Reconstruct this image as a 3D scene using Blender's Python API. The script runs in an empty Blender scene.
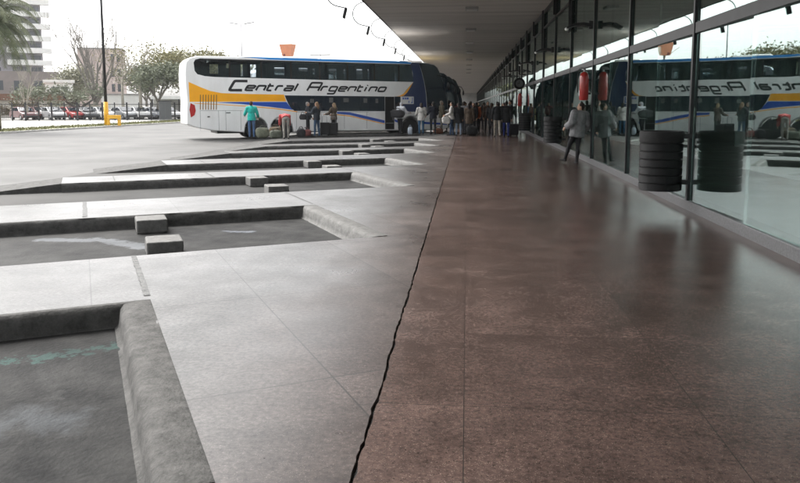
import bpy, bmesh, math, random
from mathutils import Vector, Matrix, noise as mnoise
from mathutils.geometry import tessellate_polygon
R = math.radians
random.seed(7)
scene = bpy.context.scene
COL = scene.collection

# ------------------------------------------------------------------ camera, light, exposure
cam_d = bpy.data.cameras.new('camera'); cam = bpy.data.objects.new('camera', cam_d); COL.objects.link(cam)
cam.location = (0, 0, 1.55)
cam.rotation_euler = (R(90) - math.atan(81.7 / 720), 0, math.atan(67 / math.hypot(720, 81.7)))
cam_d.sensor_width = 36; cam_d.lens = 32.4; cam_d.shift_y = -0.0681
cam_d.clip_start = 0.05; cam_d.clip_end = 3000
scene.camera = cam

SUN_EL, SUN_AZ = 48, -55                    # azimuth from +Y towards +X: the sun is behind the clouds, beyond the yard on the left
world = bpy.data.worlds.new('World'); scene.world = world; world.use_nodes = True
wn = world.node_tree.nodes; wl = world.node_tree.links; wn.clear()
sky = wn.new('ShaderNodeTexSky'); sky.sky_type = 'NISHITA'; sky.sun_disc = False
sky.sun_elevation = R(SUN_EL); sky.sun_rotation = R(SUN_AZ); sky.air_density = 1.0; sky.dust_density = 5.0; sky.ozone_density = 1.0
hsv = wn.new('ShaderNodeHueSaturation'); hsv.inputs['Saturation'].default_value = 0.12
bg = wn.new('ShaderNodeBackground'); bg.inputs['Strength'].default_value = 0.15
wo = wn.new('ShaderNodeOutputWorld')
wl.new(sky.outputs[0], hsv.inputs['Color']); wl.new(hsv.outputs[0], bg.inputs['Color']); wl.new(bg.outputs[0], wo.inputs[0])
sun_d = bpy.data.lights.new('sun', 'SUN'); sun_d.energy = 1.0; sun_d.angle = R(25); sun_d.color = (1, .97, .92)
sun = bpy.data.objects.new('sun', sun_d); COL.objects.link(sun)
_sd = Vector((math.sin(R(SUN_AZ)) * math.cos(R(SUN_EL)), math.cos(R(SUN_AZ)) * math.cos(R(SUN_EL)), math.sin(R(SUN_EL))))
sun.rotation_euler = _sd.to_track_quat('Z', 'Y').to_euler(); sun.location = (-20, 20, 30)
scene.view_settings.view_transform = 'Standard'; scene.view_settings.look = 'None'
scene.view_settings.exposure = 1.88; scene.view_settings.gamma = 1; scene.view_settings.use_curve_mapping = False
scene.render.engine = 'CYCLES'
scene.cycles.use_denoising = True; scene.cycles.denoising_input_passes = 'RGB_ALBEDO_NORMAL'; scene.cycles.denoising_prefilter = 'ACCURATE'
scene.cycles.max_bounces = 10; scene.cycles.transparent_max_bounces = 24; scene.cycles.glossy_bounces = 6
scene.cycles.sample_clamp_indirect = 8

# ------------------------------------------------------------------ materials
def mat(name, col, rough=.6, metal=0., var=0., scale=4., col2=None, bump=0., bscale=None, spec=None, stretch=None, coat=0., emit=None, detail=4, nrough=.65):
    m = bpy.data.materials.new(name); m.use_nodes = True
    nt = m.node_tree; n = nt.nodes; l = nt.links; b = n['Principled BSDF']
    b.inputs['Roughness'].default_value = rough; b.inputs['Metallic'].default_value = metal
    if spec is not None: b.inputs['Specular IOR Level'].default_value = spec
    if coat: b.inputs['Coat Weight'].default_value = coat; b.inputs['Coat Roughness'].default_value = .06
    c = (*col, 1)
    b.inputs['Base Color'].default_value = c
    if var or bump or col2:
        tc = n.new('ShaderNodeTexCoord'); mp = n.new('ShaderNodeMapping'); l.new(tc.outputs['Object'], mp.inputs[0])
        if stretch: mp.inputs['Scale'].default_value = stretch
        no = n.new('ShaderNodeTexNoise'); no.inputs['Scale'].default_value = scale; no.inputs['Detail'].default_value = detail; no.inputs['Roughness'].default_value = nrough
        l.new(mp.outputs[0], no.inputs['Vector'])
        if var or col2:
            r = n.new('ShaderNodeValToRGB'); l.new(no.outputs['Fac'], r.inputs[0])
            r.color_ramp.elements[0].position = .32; r.color_ramp.elements[1].position = .68
            r.color_ramp.elements[0].color = c if col2 else (*[v * (1 - var) for v in col], 1)
            r.color_ramp.elements[1].color = (*col2, 1) if col2 else (*[min(1, v * (1 + var)) for v in col], 1)
            l.new(r.outputs[0], b.inputs['Base Color'])
        if bump:
            n2 = n.new('ShaderNodeTexNoise'); n2.inputs['Scale'].default_value = bscale or scale * 6; n2.inputs['Detail'].default_value = 5
            l.new(mp.outputs[0], n2.inputs['Vector'])
            bp = n.new('ShaderNodeBump'); bp.inputs['Strength'].default_value = bump; bp.inputs['Distance'].default_value = .02
            l.new(n2.outputs['Fac'], bp.inputs['Height']); l.new(bp.outputs[0], b.inputs['Normal'])
    return m

BAY = R(61)                                  # the bays lie at 61 degrees to the concourse
DX, DY = -math.sin(BAY), -math.cos(BAY)      # along a bay, away from the concourse
NX, NY = math.cos(BAY), -math.sin(BAY)       # across the bays, towards the camera

def terrazzo(name, base, base2, chip, chip_amt, rough, tile=None, rot=0., joint=.012, dirt=.35, chipscale=70, pale=None):
    """polished terrazzo: fine stone chips, blotches of wear, saw-cut joints"""
    m = bpy.data.materials.new(name); m.use_nodes = True
    nt = m.node_tree; n = nt.nodes; l = nt.links; b = n['Principled BSDF']
    geo = n.new('ShaderNodeNewGeometry')
    big = n.new('ShaderNodeTexNoise'); big.inputs['Scale'].default_value = .7; big.inputs['Detail'].default_value = 6; big.inputs['Roughness'].default_value = .65
    l.new(geo.outputs['Position'], big.inputs['Vector'])
    r = n.new('ShaderNodeValToRGB'); l.new(big.outputs['Fac'], r.inputs[0])
    r.color_ramp.elements[0].position = .3; r.color_ramp.elements[1].position = .7
    r.color_ramp.elements[0].color = (*base, 1); r.color_ramp.elements[1].color = (*base2, 1)
    vor = n.new('ShaderNodeTexVoronoi'); vor.inputs['Scale'].default_value = chipscale; l.new(geo.outputs['Position'], vor.inputs['Vector'])
    sep = n.new('ShaderNodeSeparateColor'); l.new(vor.outputs['Color'], sep.inputs[0])
    th = n.new('ShaderNodeMath'); th.operation = 'GREATER_THAN'; th.inputs[1].default_value = 1 - chip_amt; l.new(sep.outputs[0], th.inputs[0])
    near = n.new('ShaderNodeMath'); near.operation = 'LESS_THAN'; near.inputs[1].default_value = .42; l.new(vor.outputs['Distance'], near.inputs[0])
    mu = n.new('ShaderNodeMath'); mu.operation = 'MULTIPLY'; l.new(th.outputs[0], mu.inputs[0]); l.new(near.outputs[0], mu.inputs[1])
    tone = n.new('ShaderNodeMath'); tone.operation = 'MULTIPLY'; l.new(mu.outputs[0], tone.inputs[0]); l.new(sep.outputs[2], tone.inputs[1])
    mx = n.new('ShaderNodeMix'); mx.data_type = 'RGBA'; l.new(tone.outputs[0], mx.inputs['Factor']); l.new(r.outputs[0], mx.inputs['A']); mx.inputs['B'].default_value = (*chip, 1)
    dk = n.new('ShaderNodeMath'); dk.operation = 'LESS_THAN'; dk.inputs[1].default_value = .02; l.new(sep.outputs[1], dk.inputs[0])
    mx2 = n.new('ShaderNodeMix'); mx2.data_type = 'RGBA'; l.new(dk.outputs[0], mx2.inputs['Factor']); l.new(mx.outputs['Result'], mx2.inputs['A']); mx2.inputs['B'].default_value = (*[v * .6 for v in base], 1)
    # fine grain and streaks of dirt
    gr = n.new('ShaderNodeTexNoise'); gr.inputs['Scale'].default_value = 34; gr.inputs['Detail'].default_value = 8; gr.inputs['Roughness'].default_value = .75
    l.new(geo.outputs['Position'], gr.inputs['Vector'])
    g2 = n.new('ShaderNodeMapRange'); g2.inputs['From Min'].default_value = .3; g2.inputs['From Max'].default_value = .7; g2.inputs['To Min'].default_value = 1 - dirt; g2.inputs['To Max'].default_value = 1 + dirt * .5
    l.new(gr.outputs['Fac'], g2.inputs['Value'])
    ml = n.new('ShaderNodeMix'); ml.data_type = 'RGBA'; ml.blend_type = 'MULTIPLY'; ml.inputs['Factor'].default_value = 1
    l.new(mx2.outputs['Result'], ml.inputs['A']); l.new(g2.outputs[0], ml.inputs['B'])
    last = ml.outputs['Result']
    # wear: blotches, trodden gum and a different batch of stone from slab to slab
    bl = n.new('ShaderNodeTexNoise'); bl.inputs['Scale'].default_value = 2.6; bl.inputs['Detail'].default_value = 9; bl.inputs['Roughness'].default_value = .72; l.new(geo.outputs['Position'], bl.inputs['Vector'])
    b2 = n.new('ShaderNodeMapRange'); b2.inputs['From Min'].default_value = .34; b2.inputs['From Max'].default_value = .66; b2.inputs['To Min'].default_value = .64; b2.inputs['To Max'].default_value = 1.24; l.new(bl.outputs['Fac'], b2.inputs['Value'])
    gv = n.new('ShaderNodeTexVoronoi'); gv.inputs['Scale'].default_value = 2.3; l.new(geo.outputs['Position'], gv.inputs['Vector'])
    gs = n.new('ShaderNodeSeparateColor'); l.new(gv.outputs['Color'], gs.inputs[0]); gr_ = n.new('ShaderNodeMath'); gr_.operation = 'MULTIPLY'; gr_.inputs[1].default_value = .05; l.new(gs.outputs[0], gr_.inputs[0])
    gd = n.new('ShaderNodeMath'); gd.operation = 'LESS_THAN'; l.new(gv.outputs['Distance'], gd.inputs[0]); l.new(gr_.outputs[0], gd.inputs[1])
    gm = n.new('ShaderNodeMath'); gm.operation = 'MULTIPLY_ADD'; gm.inputs[1].default_value = -.5; gm.inputs[2].default_value = 1; l.new(gd.outputs[0], gm.inputs[0])
    wm = n.new('ShaderNodeMath'); wm.operation = 'MULTIPLY'; l.new(b2.outputs[0], wm.inputs[0]); l.new(gm.outputs[0], wm.inputs[1])
    if tile:
        mp0 = n.new('ShaderNodeMapping'); mp0.inputs['Rotation'].default_value = (0, 0, rot); l.new(geo.outputs['Position'], mp0.inputs[0])
        dv = n.new('ShaderNodeVectorMath'); dv.operation = 'DIVIDE'; dv.inputs[1].default_value = (tile[0], tile[1], 1000); l.new(mp0.outputs[0], dv.inputs[0])
        fv = n.new('ShaderNodeVectorMath'); fv.operation = 'FLOOR'; l.new(dv.outputs[0], fv.inputs[0]); wnz = n.new('ShaderNodeTexWhiteNoise'); l.new(fv.outputs[0], wnz.inputs['Vector'])
        tv = n.new('ShaderNodeMapRange'); tv.inputs['To Min'].default_value = .86; tv.inputs['To Max'].default_value = 1.12; l.new(wnz.outputs['Value'], tv.inputs['Value'])
        w2 = n.new('ShaderNodeMath'); w2.operation = 'MULTIPLY'; l.new(wm.outputs[0], w2.inputs[0]); l.new(tv.outputs[0], w2.inputs[1]); wm = w2
    if pale:                                    # sky glare painted in: paler towards the open side
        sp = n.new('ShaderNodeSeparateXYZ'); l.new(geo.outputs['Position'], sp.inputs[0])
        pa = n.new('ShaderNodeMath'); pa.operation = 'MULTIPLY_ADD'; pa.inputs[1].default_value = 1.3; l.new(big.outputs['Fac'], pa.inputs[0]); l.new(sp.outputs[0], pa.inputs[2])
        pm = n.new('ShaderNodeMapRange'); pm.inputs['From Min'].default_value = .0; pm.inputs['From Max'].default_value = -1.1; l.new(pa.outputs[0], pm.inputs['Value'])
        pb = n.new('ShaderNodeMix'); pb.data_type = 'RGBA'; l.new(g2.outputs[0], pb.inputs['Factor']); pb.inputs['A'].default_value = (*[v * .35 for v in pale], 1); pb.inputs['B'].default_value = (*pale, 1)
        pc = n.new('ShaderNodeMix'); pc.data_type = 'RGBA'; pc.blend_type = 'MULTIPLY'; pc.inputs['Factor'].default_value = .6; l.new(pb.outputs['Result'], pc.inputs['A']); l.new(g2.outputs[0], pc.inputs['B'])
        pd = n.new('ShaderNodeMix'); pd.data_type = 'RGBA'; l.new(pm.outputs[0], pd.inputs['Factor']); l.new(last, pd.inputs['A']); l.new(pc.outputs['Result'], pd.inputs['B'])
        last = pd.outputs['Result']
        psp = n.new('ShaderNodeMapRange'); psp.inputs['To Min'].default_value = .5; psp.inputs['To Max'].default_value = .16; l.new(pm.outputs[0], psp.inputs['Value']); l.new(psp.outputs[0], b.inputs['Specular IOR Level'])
    wz = n.new('ShaderNodeMix'); wz.data_type = 'RGBA'; wz.blend_type = 'MULTIPLY'; wz.inputs['Factor'].default_value = 1; l.new(last, wz.inputs['A']); l.new(wm.outputs[0], wz.inputs['B']); last = wz.outputs['Result']
    if tile:
        mp = n.new('ShaderNodeMapping'); mp.inputs['Rotation'].default_value = (0, 0, rot); l.new(geo.outputs['Position'], mp.inputs[0])
        sx = n.new('ShaderNodeSeparateXYZ'); l.new(mp.outputs[0], sx.inputs[0])
        outs = []
        for k, t in enumerate(tile):
            a = n.new('ShaderNodeMath'); a.operation = 'PINGPONG'; a.inputs[1].default_value = t / 2; l.new(sx.outputs[k], a.inputs[0])
            c = n.new('ShaderNodeMath'); c.operation = 'LESS_THAN'; c.inputs[1].default_value = joint / 2; l.new(a.outputs[0], c.inputs[0]); outs.append(c)
        mxm = n.new('ShaderNodeMath'); mxm.operation = 'MAXIMUM'; l.new(outs[0].outputs[0], mxm.inputs[0]); l.new(outs[1].outputs[0], mxm.inputs[1])
        sc = n.new('ShaderNodeMath'); sc.operation = 'MULTIPLY'; sc.inputs[1].default_value = .8; l.new(mxm.outputs[0], sc.inputs[0])
        mj = n.new('ShaderNodeMix'); mj.data_type = 'RGBA'; l.new(sc.outputs[0], mj.inputs['Factor']); l.new(last, mj.inputs['A']); mj.inputs['B'].default_value = (.018, .017, .016, 1)
        last = mj.outputs['Result']
    l.new(last, b.inputs['Base Color'])
    rr = n.new('ShaderNodeMapRange'); rr.inputs['From Min'].default_value = .3; rr.inputs['From Max'].default_value = .7
    rr.inputs['To Min'].default_value = rough * .75; rr.inputs['To Max'].default_value = rough * 1.35; l.new(big.outputs['Fac'], rr.inputs['Value'])
    l.new(rr.outputs[0], b.inputs['Roughness'])
    bp = n.new('ShaderNodeBump'); bp.inputs['Strength'].default_value = .14; bp.inputs['Distance'].default_value = .01
    l.new(gr.outputs['Fac'], bp.inputs['Height']); l.new(bp.outputs[0], b.inputs['Normal'])
    return m

def glass_mat(name, tint, f0=.08, rough=0., wave=.0):
    """coated sheet glass: Schlick reflection over tinted transmission, from either face"""
    m = bpy.data.materials.new(name); m.use_nodes = True
    nt = m.node_tree; n = nt.nodes; l = nt.links; n.clear()
    out = n.new('ShaderNodeOutputMaterial'); mix = n.new('ShaderNodeMixShader'); tr = n.new('ShaderNodeBsdfTransparent'); gl = n.new('ShaderNodeBsdfGlossy')
    tr.inputs[0].default_value = (*tint, 1); gl.inputs['Color'].default_value = (.84, .94, .92, 1); gl.inputs['Roughness'].default_value = rough
    geo = n.new('ShaderNodeNewGeometry'); dot = n.new('ShaderNodeVectorMath'); dot.operation = 'DOT_PRODUCT'
    l.new(geo.outputs['Incoming'], dot.inputs[0]); l.new(geo.outputs['Normal'], dot.inputs[1])
    ab = n.new('ShaderNodeMath'); ab.operation = 'ABSOLUTE'; l.new(dot.outputs['Value'], ab.inputs[0])
    om = n.new('ShaderNodeMath'); om.operation = 'SUBTRACT'; om.inputs[0].default_value = 1; l.new(ab.outputs[0], om.inputs[1])
    pw = n.new('ShaderNodeMath'); pw.operation = 'POWER'; pw.inputs[1].default_value = 5; l.new(om.outputs[0], pw.inputs[0])
    ma = n.new('ShaderNodeMath'); ma.operation = 'MULTIPLY_ADD'; ma.inputs[1].default_value = 1 - f0; ma.inputs[2].default_value = f0; l.new(pw.outputs[0], ma.inputs[0])
    l.new(ma.outputs[0], mix.inputs[0]); l.new(tr.outputs[0], mix.inputs[1]); l.new(gl.outputs[0], mix.inputs[2]); l.new(mix.outputs[0], out.inputs[0])
    if wave:
        no = n.new('ShaderNodeTexNoise'); no.inputs['Scale'].default_value = 1.3; no.inputs['Detail'].default_value = 1
        l.new(geo.outputs['Position'], no.inputs['Vector'])
        bp = n.new('ShaderNodeBump'); bp.inputs['Strength'].default_value = wave; bp.inputs['Distance'].default_value = .01
        l.new(no.outputs['Fac'], bp.inputs['Height']); l.new(bp.outputs[0], gl.inputs['Normal'])
    return m

M = {}
M['floor'] = terrazzo('red terrazzo', (.084, .055, .046), (.132, .090, .078), (.29, .225, .195), .2, .2, tile=(1.2, 1.2), joint=.005, dirt=.6, chipscale=210)
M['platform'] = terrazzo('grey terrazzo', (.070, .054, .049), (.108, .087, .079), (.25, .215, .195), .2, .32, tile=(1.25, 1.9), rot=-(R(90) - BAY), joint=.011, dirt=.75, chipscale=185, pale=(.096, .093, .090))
M['kerb'] = mat('worn kerb concrete', (.033, .0325, .0315), .85, var=.5, scale=8, spec=.12, col2=(.118, .115, .11), bump=.35, bscale=60, detail=12, nrough=.82)
M['kerb_pale'] = mat('pale worn kerb concrete', (.06, .0585, .056), .8, scale=9, spec=.2, col2=(.17, .167, .16), bump=.3, bscale=60, detail=12, nrough=.82)
M['stop'] = mat('pale concrete block', (.07, .069, .066), .8, scale=9, spec=.2, col2=(.18, .176, .168), bump=.3, bscale=60, detail=12, nrough=.82)
M['bay'] = mat('stained bay concrete', (.014, .0141, .0143), .75, scale=2.6, col2=(.046, .0455, .044), spec=.06, bump=.35, bscale=30, detail=10)
M['yard'] = mat('yard concrete', (.058, .0565, .054), .7, scale=.35, spec=.15, col2=(.102, .0995, .0955), bump=.2, bscale=14, detail=8)
M['earth'] = mat('earth', (.12, .11, .09), .9, var=.3, scale=.1)
M['gap'] = mat('dirt in the joint', (.04, .04, .039), .95, var=.4, scale=20, bump=.6)
M['tar'] = mat('joint filler', (.10, .10, .098), .85, var=.4, scale=14, bump=.5)
M['ceiling'] = mat('ceiling boards', (.33, .30, .275), .85, scale=1.0, col2=(.54, .50, .46), stretch=(.10, 3.6, 1), bump=.15, bscale=3)
M['fascia'] = mat('canopy fascia', (.30, .29, .28), .6, var=.2, scale=2)
M['wallpaint'] = mat('pale wall', (.42, .41, .39), .8, var=.12, scale=.6)
M['hall'] = mat('hall wall', (.50, .50, .48), .8, var=.3, scale=.5)
M['hallfloor'] = mat('hall floor', (.34, .31, .29), .3, var=.3, scale=1)
M['frame'] = mat('dark anodised frame', (.022, .022, .024), .38, .5, var=.3, scale=3)
M['sill'] = mat('granite sill', (.11, .11, .112), .4, var=.35, scale=40, bump=.05)
M['pane'] = glass_mat('tinted sheet glass', (.70, .80, .78), .25, 0, .05)
M['black'] = mat('black plastic', (.005, .005, .0055), .45, var=.3, scale=8, spec=.3)
M['blackrub'] = mat('black rubber', (.008, .008, .008), .8, var=.4, scale=12, bump=.3)
M['darkmetal'] = mat('dark painted metal', (.03, .03, .032), .45, .3, var=.3, scale=6)
M['steel'] = mat('dull steel', (.32, .32, .33), .4, .8, var=.2, scale=8)
M['white'] = mat('white paint', (.74, .74, .72), .45, var=.06, scale=2)
M['lampglass'] = mat('milky lamp cover', (.40, .39, .37), .35, var=.08, scale=6)
M['red'] = mat('red enamel', (.36, .016, .011), .3, var=.15, scale=8, coat=.4)
M['yellow'] = mat('yellow paint', (.72, .38, .015), .55, var=.2, scale=5)
M['grass'] = mat('verge grass', (.10, .115, .04), .95, scale=3, col2=(.19, .18, .08), bump=.6, bscale=40)
M['pavement'] = mat('pavement', (.20, .195, .18), .8, var=.2, scale=1.2, bump=.2)
M['kerbpale'] = mat('pale kerbstone', (.38, .37, .35), .8, var=.25, scale=3)
M['teal'] = mat('flaked turquoise paint', (.07, .15, .14), .7, scale=14, col2=(.17, .25, .23))
_nt = M['teal'].node_tree; _n = _nt.nodes; _l = _nt.links
_g = _n.new('ShaderNodeNewGeometry'); _no = _n.new('ShaderNodeTexNoise'); _no.inputs['Scale'].default_value = 9; _no.inputs['Detail'].default_value = 9; _no.inputs['Roughness'].default_value = .7; _l.new(_g.outputs['Position'], _no.inputs['Vector'])
_mr = _n.new('ShaderNodeMapRange'); _mr.inputs['From Min'].default_value = .42; _mr.inputs['From Max'].default_value = .52; _l.new(_no.outputs['Fac'], _mr.inputs['Value']); _l.new(_mr.outputs[0], _n['Principled BSDF'].inputs['Alpha'])
M['water'] = mat('wet film', (.07, .076, .08), .22, var=.3, scale=3, spec=.5)
_nt = M['water'].node_tree; _n = _nt.nodes; _l = _nt.links
_g = _n.new('ShaderNodeNewGeometry'); _no = _n.new('ShaderNodeTexNoise'); _no.inputs['Scale'].default_value = 5; _no.inputs['Detail'].default_value = 9; _no.inputs['Roughness'].default_value = .65; _l.new(_g.outputs['Position'], _no.inputs['Vector'])
_mr = _n.new('ShaderNodeMapRange'); _mr.inputs['From Min'].default_value = .38; _mr.inputs['From Max'].default_value = .58; _l.new(_no.outputs['Fac'], _mr.inputs['Value']); _l.new(_mr.outputs[0], _n['Principled BSDF'].inputs['Alpha'])
M['tyre'] = mat('tyre', (.014, .014, .014), .85, var=.3, scale=10, bump=.2)
M['rim'] = mat('wheel rim', (.30, .30, .31), .45, .6, var=.3, scale=8)
M['redlens'] = mat('red lens', (.45, .02, .02), .2, coat=.5)
M['clearlens'] = mat('clear lens', (.6, .6, .58), .15, coat=.5)
M['bark'] = mat('grey bark', (.13, .115, .095), .9, var=.35, scale=8, bump=.5)
M['palebark'] = mat('pale plane bark', (.40, .37, .31), .85, scale=2.5, col2=(.22, .20, .16), bump=.3)
M['darkbark'] = mat('dark bark', (.05, .042, .035), .9, var=.3, scale=8, bump=.5)
M['orange'] = mat('faded orange sheet', (.70, .26, .13), .6, var=.08, scale=2)
M['skin'] = mat('skin', (.42, .25, .17), .55, var=.1, scale=12)
M['skin2'] = mat('tanned skin', (.28, .155, .10), .55, var=.1, scale=12)

_cloth = {}
def cloth(c):
    if c not in _cloth:
        _cloth[c] = mat('cloth %.2f %.2f %.2f' % c, c, .88, var=.28, scale=7, bump=.5, bscale=26)
    return _cloth[c]
_paint = {}
def paint(c, rough=.3):
    if c not in _paint:
        _paint[c] = mat('paint %.2f %.2f %.2f' % c, c, rough, var=.05, scale=1.5, coat=.5)
    return _paint[c]

# ------------------------------------------------------------------ object helpers
def tag(o, label=None, cat=None, group=None, kind=None):
    if label: o['label'] = label
    if cat: o['category'] = cat
    if group: o['group'] = group
    if kind: o['kind'] = kind
    return o
def empty(name, loc, rz=0, label=None, cat=None, group=None):
    o = bpy.data.objects.new(name, None); COL.objects.link(o); o.location = loc; o.rotation_euler = (0, 0, rz)
    o.empty_display_size = .2
    return tag(o, label, cat, group)
def copy_tree(o, parent=None):
    c = o.copy(); COL.objects.link(c)
    if parent: c.parent = parent
    for ch in list(o.children): copy_tree(ch, c)
    return c

class MB:
    """collects shapes, then links them as ONE mesh object"""
    def __init__(s): s.v = []; s.f = []; s.mi = []
    def add(s, vs, fs, mi=0):
        k = len(s.v); s.v += [tuple(p) for p in vs]; s.f += [tuple(i + k for i in f) for f in fs]; s.mi += [mi] * len(fs)
    def box(s, lo, hi, mi=0, mtx=None):
        (a, b, c), (d, e, f) = lo, hi
        vs = [(a, b, c), (d, b, c), (d, e, c), (a, e, c), (a, b, f), (d, b, f), (d, e, f), (a, e, f)]
        if mtx: vs = [mtx @ Vector(p) for p in vs]
        s.add(vs, [(3, 2, 1, 0), (4, 5, 6, 7), (0, 1, 5, 4), (1, 2, 6, 5), (2, 3, 7, 6), (3, 0, 4, 7)], mi)
    def prism(s, poly, z0, z1, mi=0, mtx=None, holes=(), smi=None):
        """extrude a 2-D polygon (x, y) from z0 to z1; mtx places it"""
        loops = [list(poly)] + [list(h) for h in holes]
        area = lambda q: sum(q[i][0] * q[(i + 1) % len(q)][1] - q[(i + 1) % len(q)][0] * q[i][1] for i in range(len(q)))
        for i, q in enumerate(loops):
            if (area(q) > 0) != (i == 0): q.reverse()
        tris = tessellate_polygon([[Vector((x, y, 0)) for x, y in q] for q in loops])
        flat = [p for q in loops for p in q]; n = len(flat)
        vs = [(x, y, z0) for x, y in flat] + [(x, y, z1) for x, y in flat]
        fs = []; mis = []
        for t in tris:
            (ax, ay), (bx, by), (cx, cy) = (flat[i] for i in t)
            if (bx - ax) * (cy - ay) - (by - ay) * (cx - ax) < 0: t = (t[0], t[2], t[1])
            fs.append(tuple(i + n for i in t)); fs.append((t[2], t[1], t[0])); mis += [mi, mi]
        k = 0
        for j, q in enumerate(loops):
            m = len(q)
            for i in range(m):
                a, b = k + i, k + (i + 1) % m
                fs.append((a, b, b + n, a + n)); mis.append(mi if (smi is None or j == 0) else smi)
            k += m
        if mtx: vs = [mtx @ Vector(p) for p in vs]
        k = len(s.v); s.v += [tuple(p) for p in vs]; s.f += [tuple(i + k for i in f) for f in fs]; s.mi += mis
    def tube(s, pts, rad, n=8, mi=0, cap=True):
        pts = [Vector(p) for p in pts]
        if not hasattr(rad, '__len__'): rad = [rad] * len(pts)
        rings = []; ref = None
        for i, p in enumerate(pts):
            d = (pts[min(i + 1, len(pts) - 1)] - pts[max(i - 1, 0)]).normalized()
            if ref is None: ref = d.orthogonal().normalized()
            a = (ref - d * ref.dot(d))
            a = a.normalized() if a.length > 1e-6 else d.orthogonal().normalized()
            ref = a; b = d.cross(a)
            rings.append([p + (a * math.cos(t) + b * math.sin(t)) * rad[i] for t in [2 * math.pi * k / n for k in range(n)]])
        vs = [q for r in rings for q in r]; fs = []
        for i in range(len(pts) - 1):
            for k in range(n):
                a, b = i * n + k, i * n + (k + 1) % n
                fs.append((a, b, b + n, a + n))
        if cap: fs.append(tuple(range(n - 1, -1, -1))); fs.append(tuple((len(pts) - 1) * n + k for k in range(n)))
        s.add(vs, fs, mi)
    def lathe(s, prof, n=20, mi=0, mtx=None):
        """prof: (r, z) from bottom to top"""
        vs = []; fs = []
        for r, z in prof: vs += [(r * math.cos(2 * math.pi * k / n), r * math.sin(2 * math.pi * k / n), z) for k in range(n)]
        for i in range(len(prof) - 1):
            for k in range(n):
                a, b = i * n + k, i * n + (k + 1) % n
                fs.append((a, b, b + n, a + n))
        fs.append(tuple(range(n - 1, -1, -1))); fs.append(tuple((len(prof) - 1) * n + k for k in range(n)))
        if mtx: vs = [mtx @ Vector(p) for p in vs]
        s.add(vs, fs, mi)
    def ball(s, c, r, n=12, m=8, mi=0, mtx=None):
        c = Vector(c); r = Vector(r) if hasattr(r, '__len__') else Vector((r, r, r))
        vs = [(0, 0, -1)]
        for i in range(1, m):
            t = -math.pi / 2 + math.pi * i / m
            vs += [(math.cos(t) * math.cos(2 * math.pi * k / n), math.cos(t) * math.sin(2 * math.pi * k / n), math.sin(t)) for k in range(n)]
        vs.append((0, 0, 1)); fs = []
        for k in range(n): fs.append((0, 1 + (k + 1) % n, 1 + k))
        for i in range(m - 2):
            for k in range(n):
                a, b = 1 + i * n + k, 1 + i * n + (k + 1) % n
                fs.append((a, b, b + n, a + n))
        t = len(vs) - 1
        for k in range(n): fs.append((t - n + k, t - n + (k + 1) % n, t))
        vs = [Vector((p[0] * r.x, p[1] * r.y, p[2] * r.z)) for p in vs]
        if mtx: vs = [mtx @ p for p in vs]
        s.add([p + c for p in vs], fs, mi)
    def build(s, name, mats, parent=None, smooth=False, loc=None, bevel=0, label=None, seg=2):
        me = bpy.data.meshes.new(name); me.from_pydata(s.v, [], s.f)
        if not isinstance(mats, (list, tuple)): mats = [mats]
        for m in mats: me.materials.append(m)
        me.polygons.foreach_set('material_index', s.mi)
        if smooth: me.polygons.foreach_set('use_smooth', [True] * len(me.polygons))
        me.update()
        o = bpy.data.objects.new(name, me); COL.objects.link(o)
        if parent: o.parent = parent
        if loc: o.location = loc
        if label: o['label'] = label
        if bevel:
            b = o.modifiers.new('bevel', 'BEVEL'); b.width = bevel; b.segments = seg; b.limit_method = 'ANGLE'; b.angle_limit = R(35)
        return o
def autosmooth(o, ang=40):
    o.data.shade_smooth() if hasattr(o.data, 'shade_smooth') else None
    me = o.data
    try: me.set_sharp_from_angle(angle=R(ang))
    except Exception: pass
    return o

SIDE = Matrix(((1, 0, 0, 0), (0, 0, -1, 0), (0, 1, 0, 0), (0, 0, 0, 1)))   # (x, y, z) -> (x, -z, y): a drawing on a vertical plane, thickness towards -Y

# ------------------------------------------------------------------ ground, yard, bays, platform
W = 3.3                                       # the glass wall's plane
EX = -1.0                                     # where the bay ends meet the concourse
g = MB(); g.add([(-1500, -600, -.26), (1500, -600, -.26), (1500, 2000, -.26), (-1500, 2000, -.26)], [(0, 1, 2, 3)])
tag(g.build('ground', M['earth']), kind='structure')
g = MB(); g.add([(-28.1, -120, -.176), (-6.0, -120, -.176), (-6.0, 400, -.176), (-28.1, 400, -.176)], [(0, 1, 2, 3)])
tag(g.build('yard', M['yard']), kind='structure')
g = MB(); g.add([(-9.6, -40, -.17), (-.4, -40, -.17), (-.4, 270, -.17), (-9.6, 270, -.17)], [(0, 1, 2, 3)])
bayfloor = tag(g.build('bay_floor', M['bay']), kind='structure')
# bay floor fades into the lighter yard: a noisy blend fixed to the place
nt = M['bay'].node_tree; n = nt.nodes; l = nt.links; b = n['Principled BSDF']
geo = n.new('ShaderNodeNewGeometry'); sx = n.new('ShaderNodeSeparateXYZ'); l.new(geo.outputs['Position'], sx.inputs[0])
nz = n.new('ShaderNodeTexNoise'); nz.inputs['Scale'].default_value = .8; nz.inputs['Detail'].default_value = 6; l.new(geo.outputs['Position'], nz.inputs['Vector'])
ad = n.new('ShaderNodeMath'); ad.operation = 'MULTIPLY_ADD'; ad.inputs[1].default_value = 3.5; l.new(nz.outputs['Fac'], ad.inputs[0]); l.new(sx.outputs[0], ad.inputs[2])
mr = n.new('ShaderNodeMapRange'); mr.inputs['From Min'].default_value = -2.2; mr.inputs['From Max'].default_value = -7.2; l.new(ad.outputs[0], mr.inputs['Value'])
old = b.inputs['Base Color'].links[0].from_socket
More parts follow.
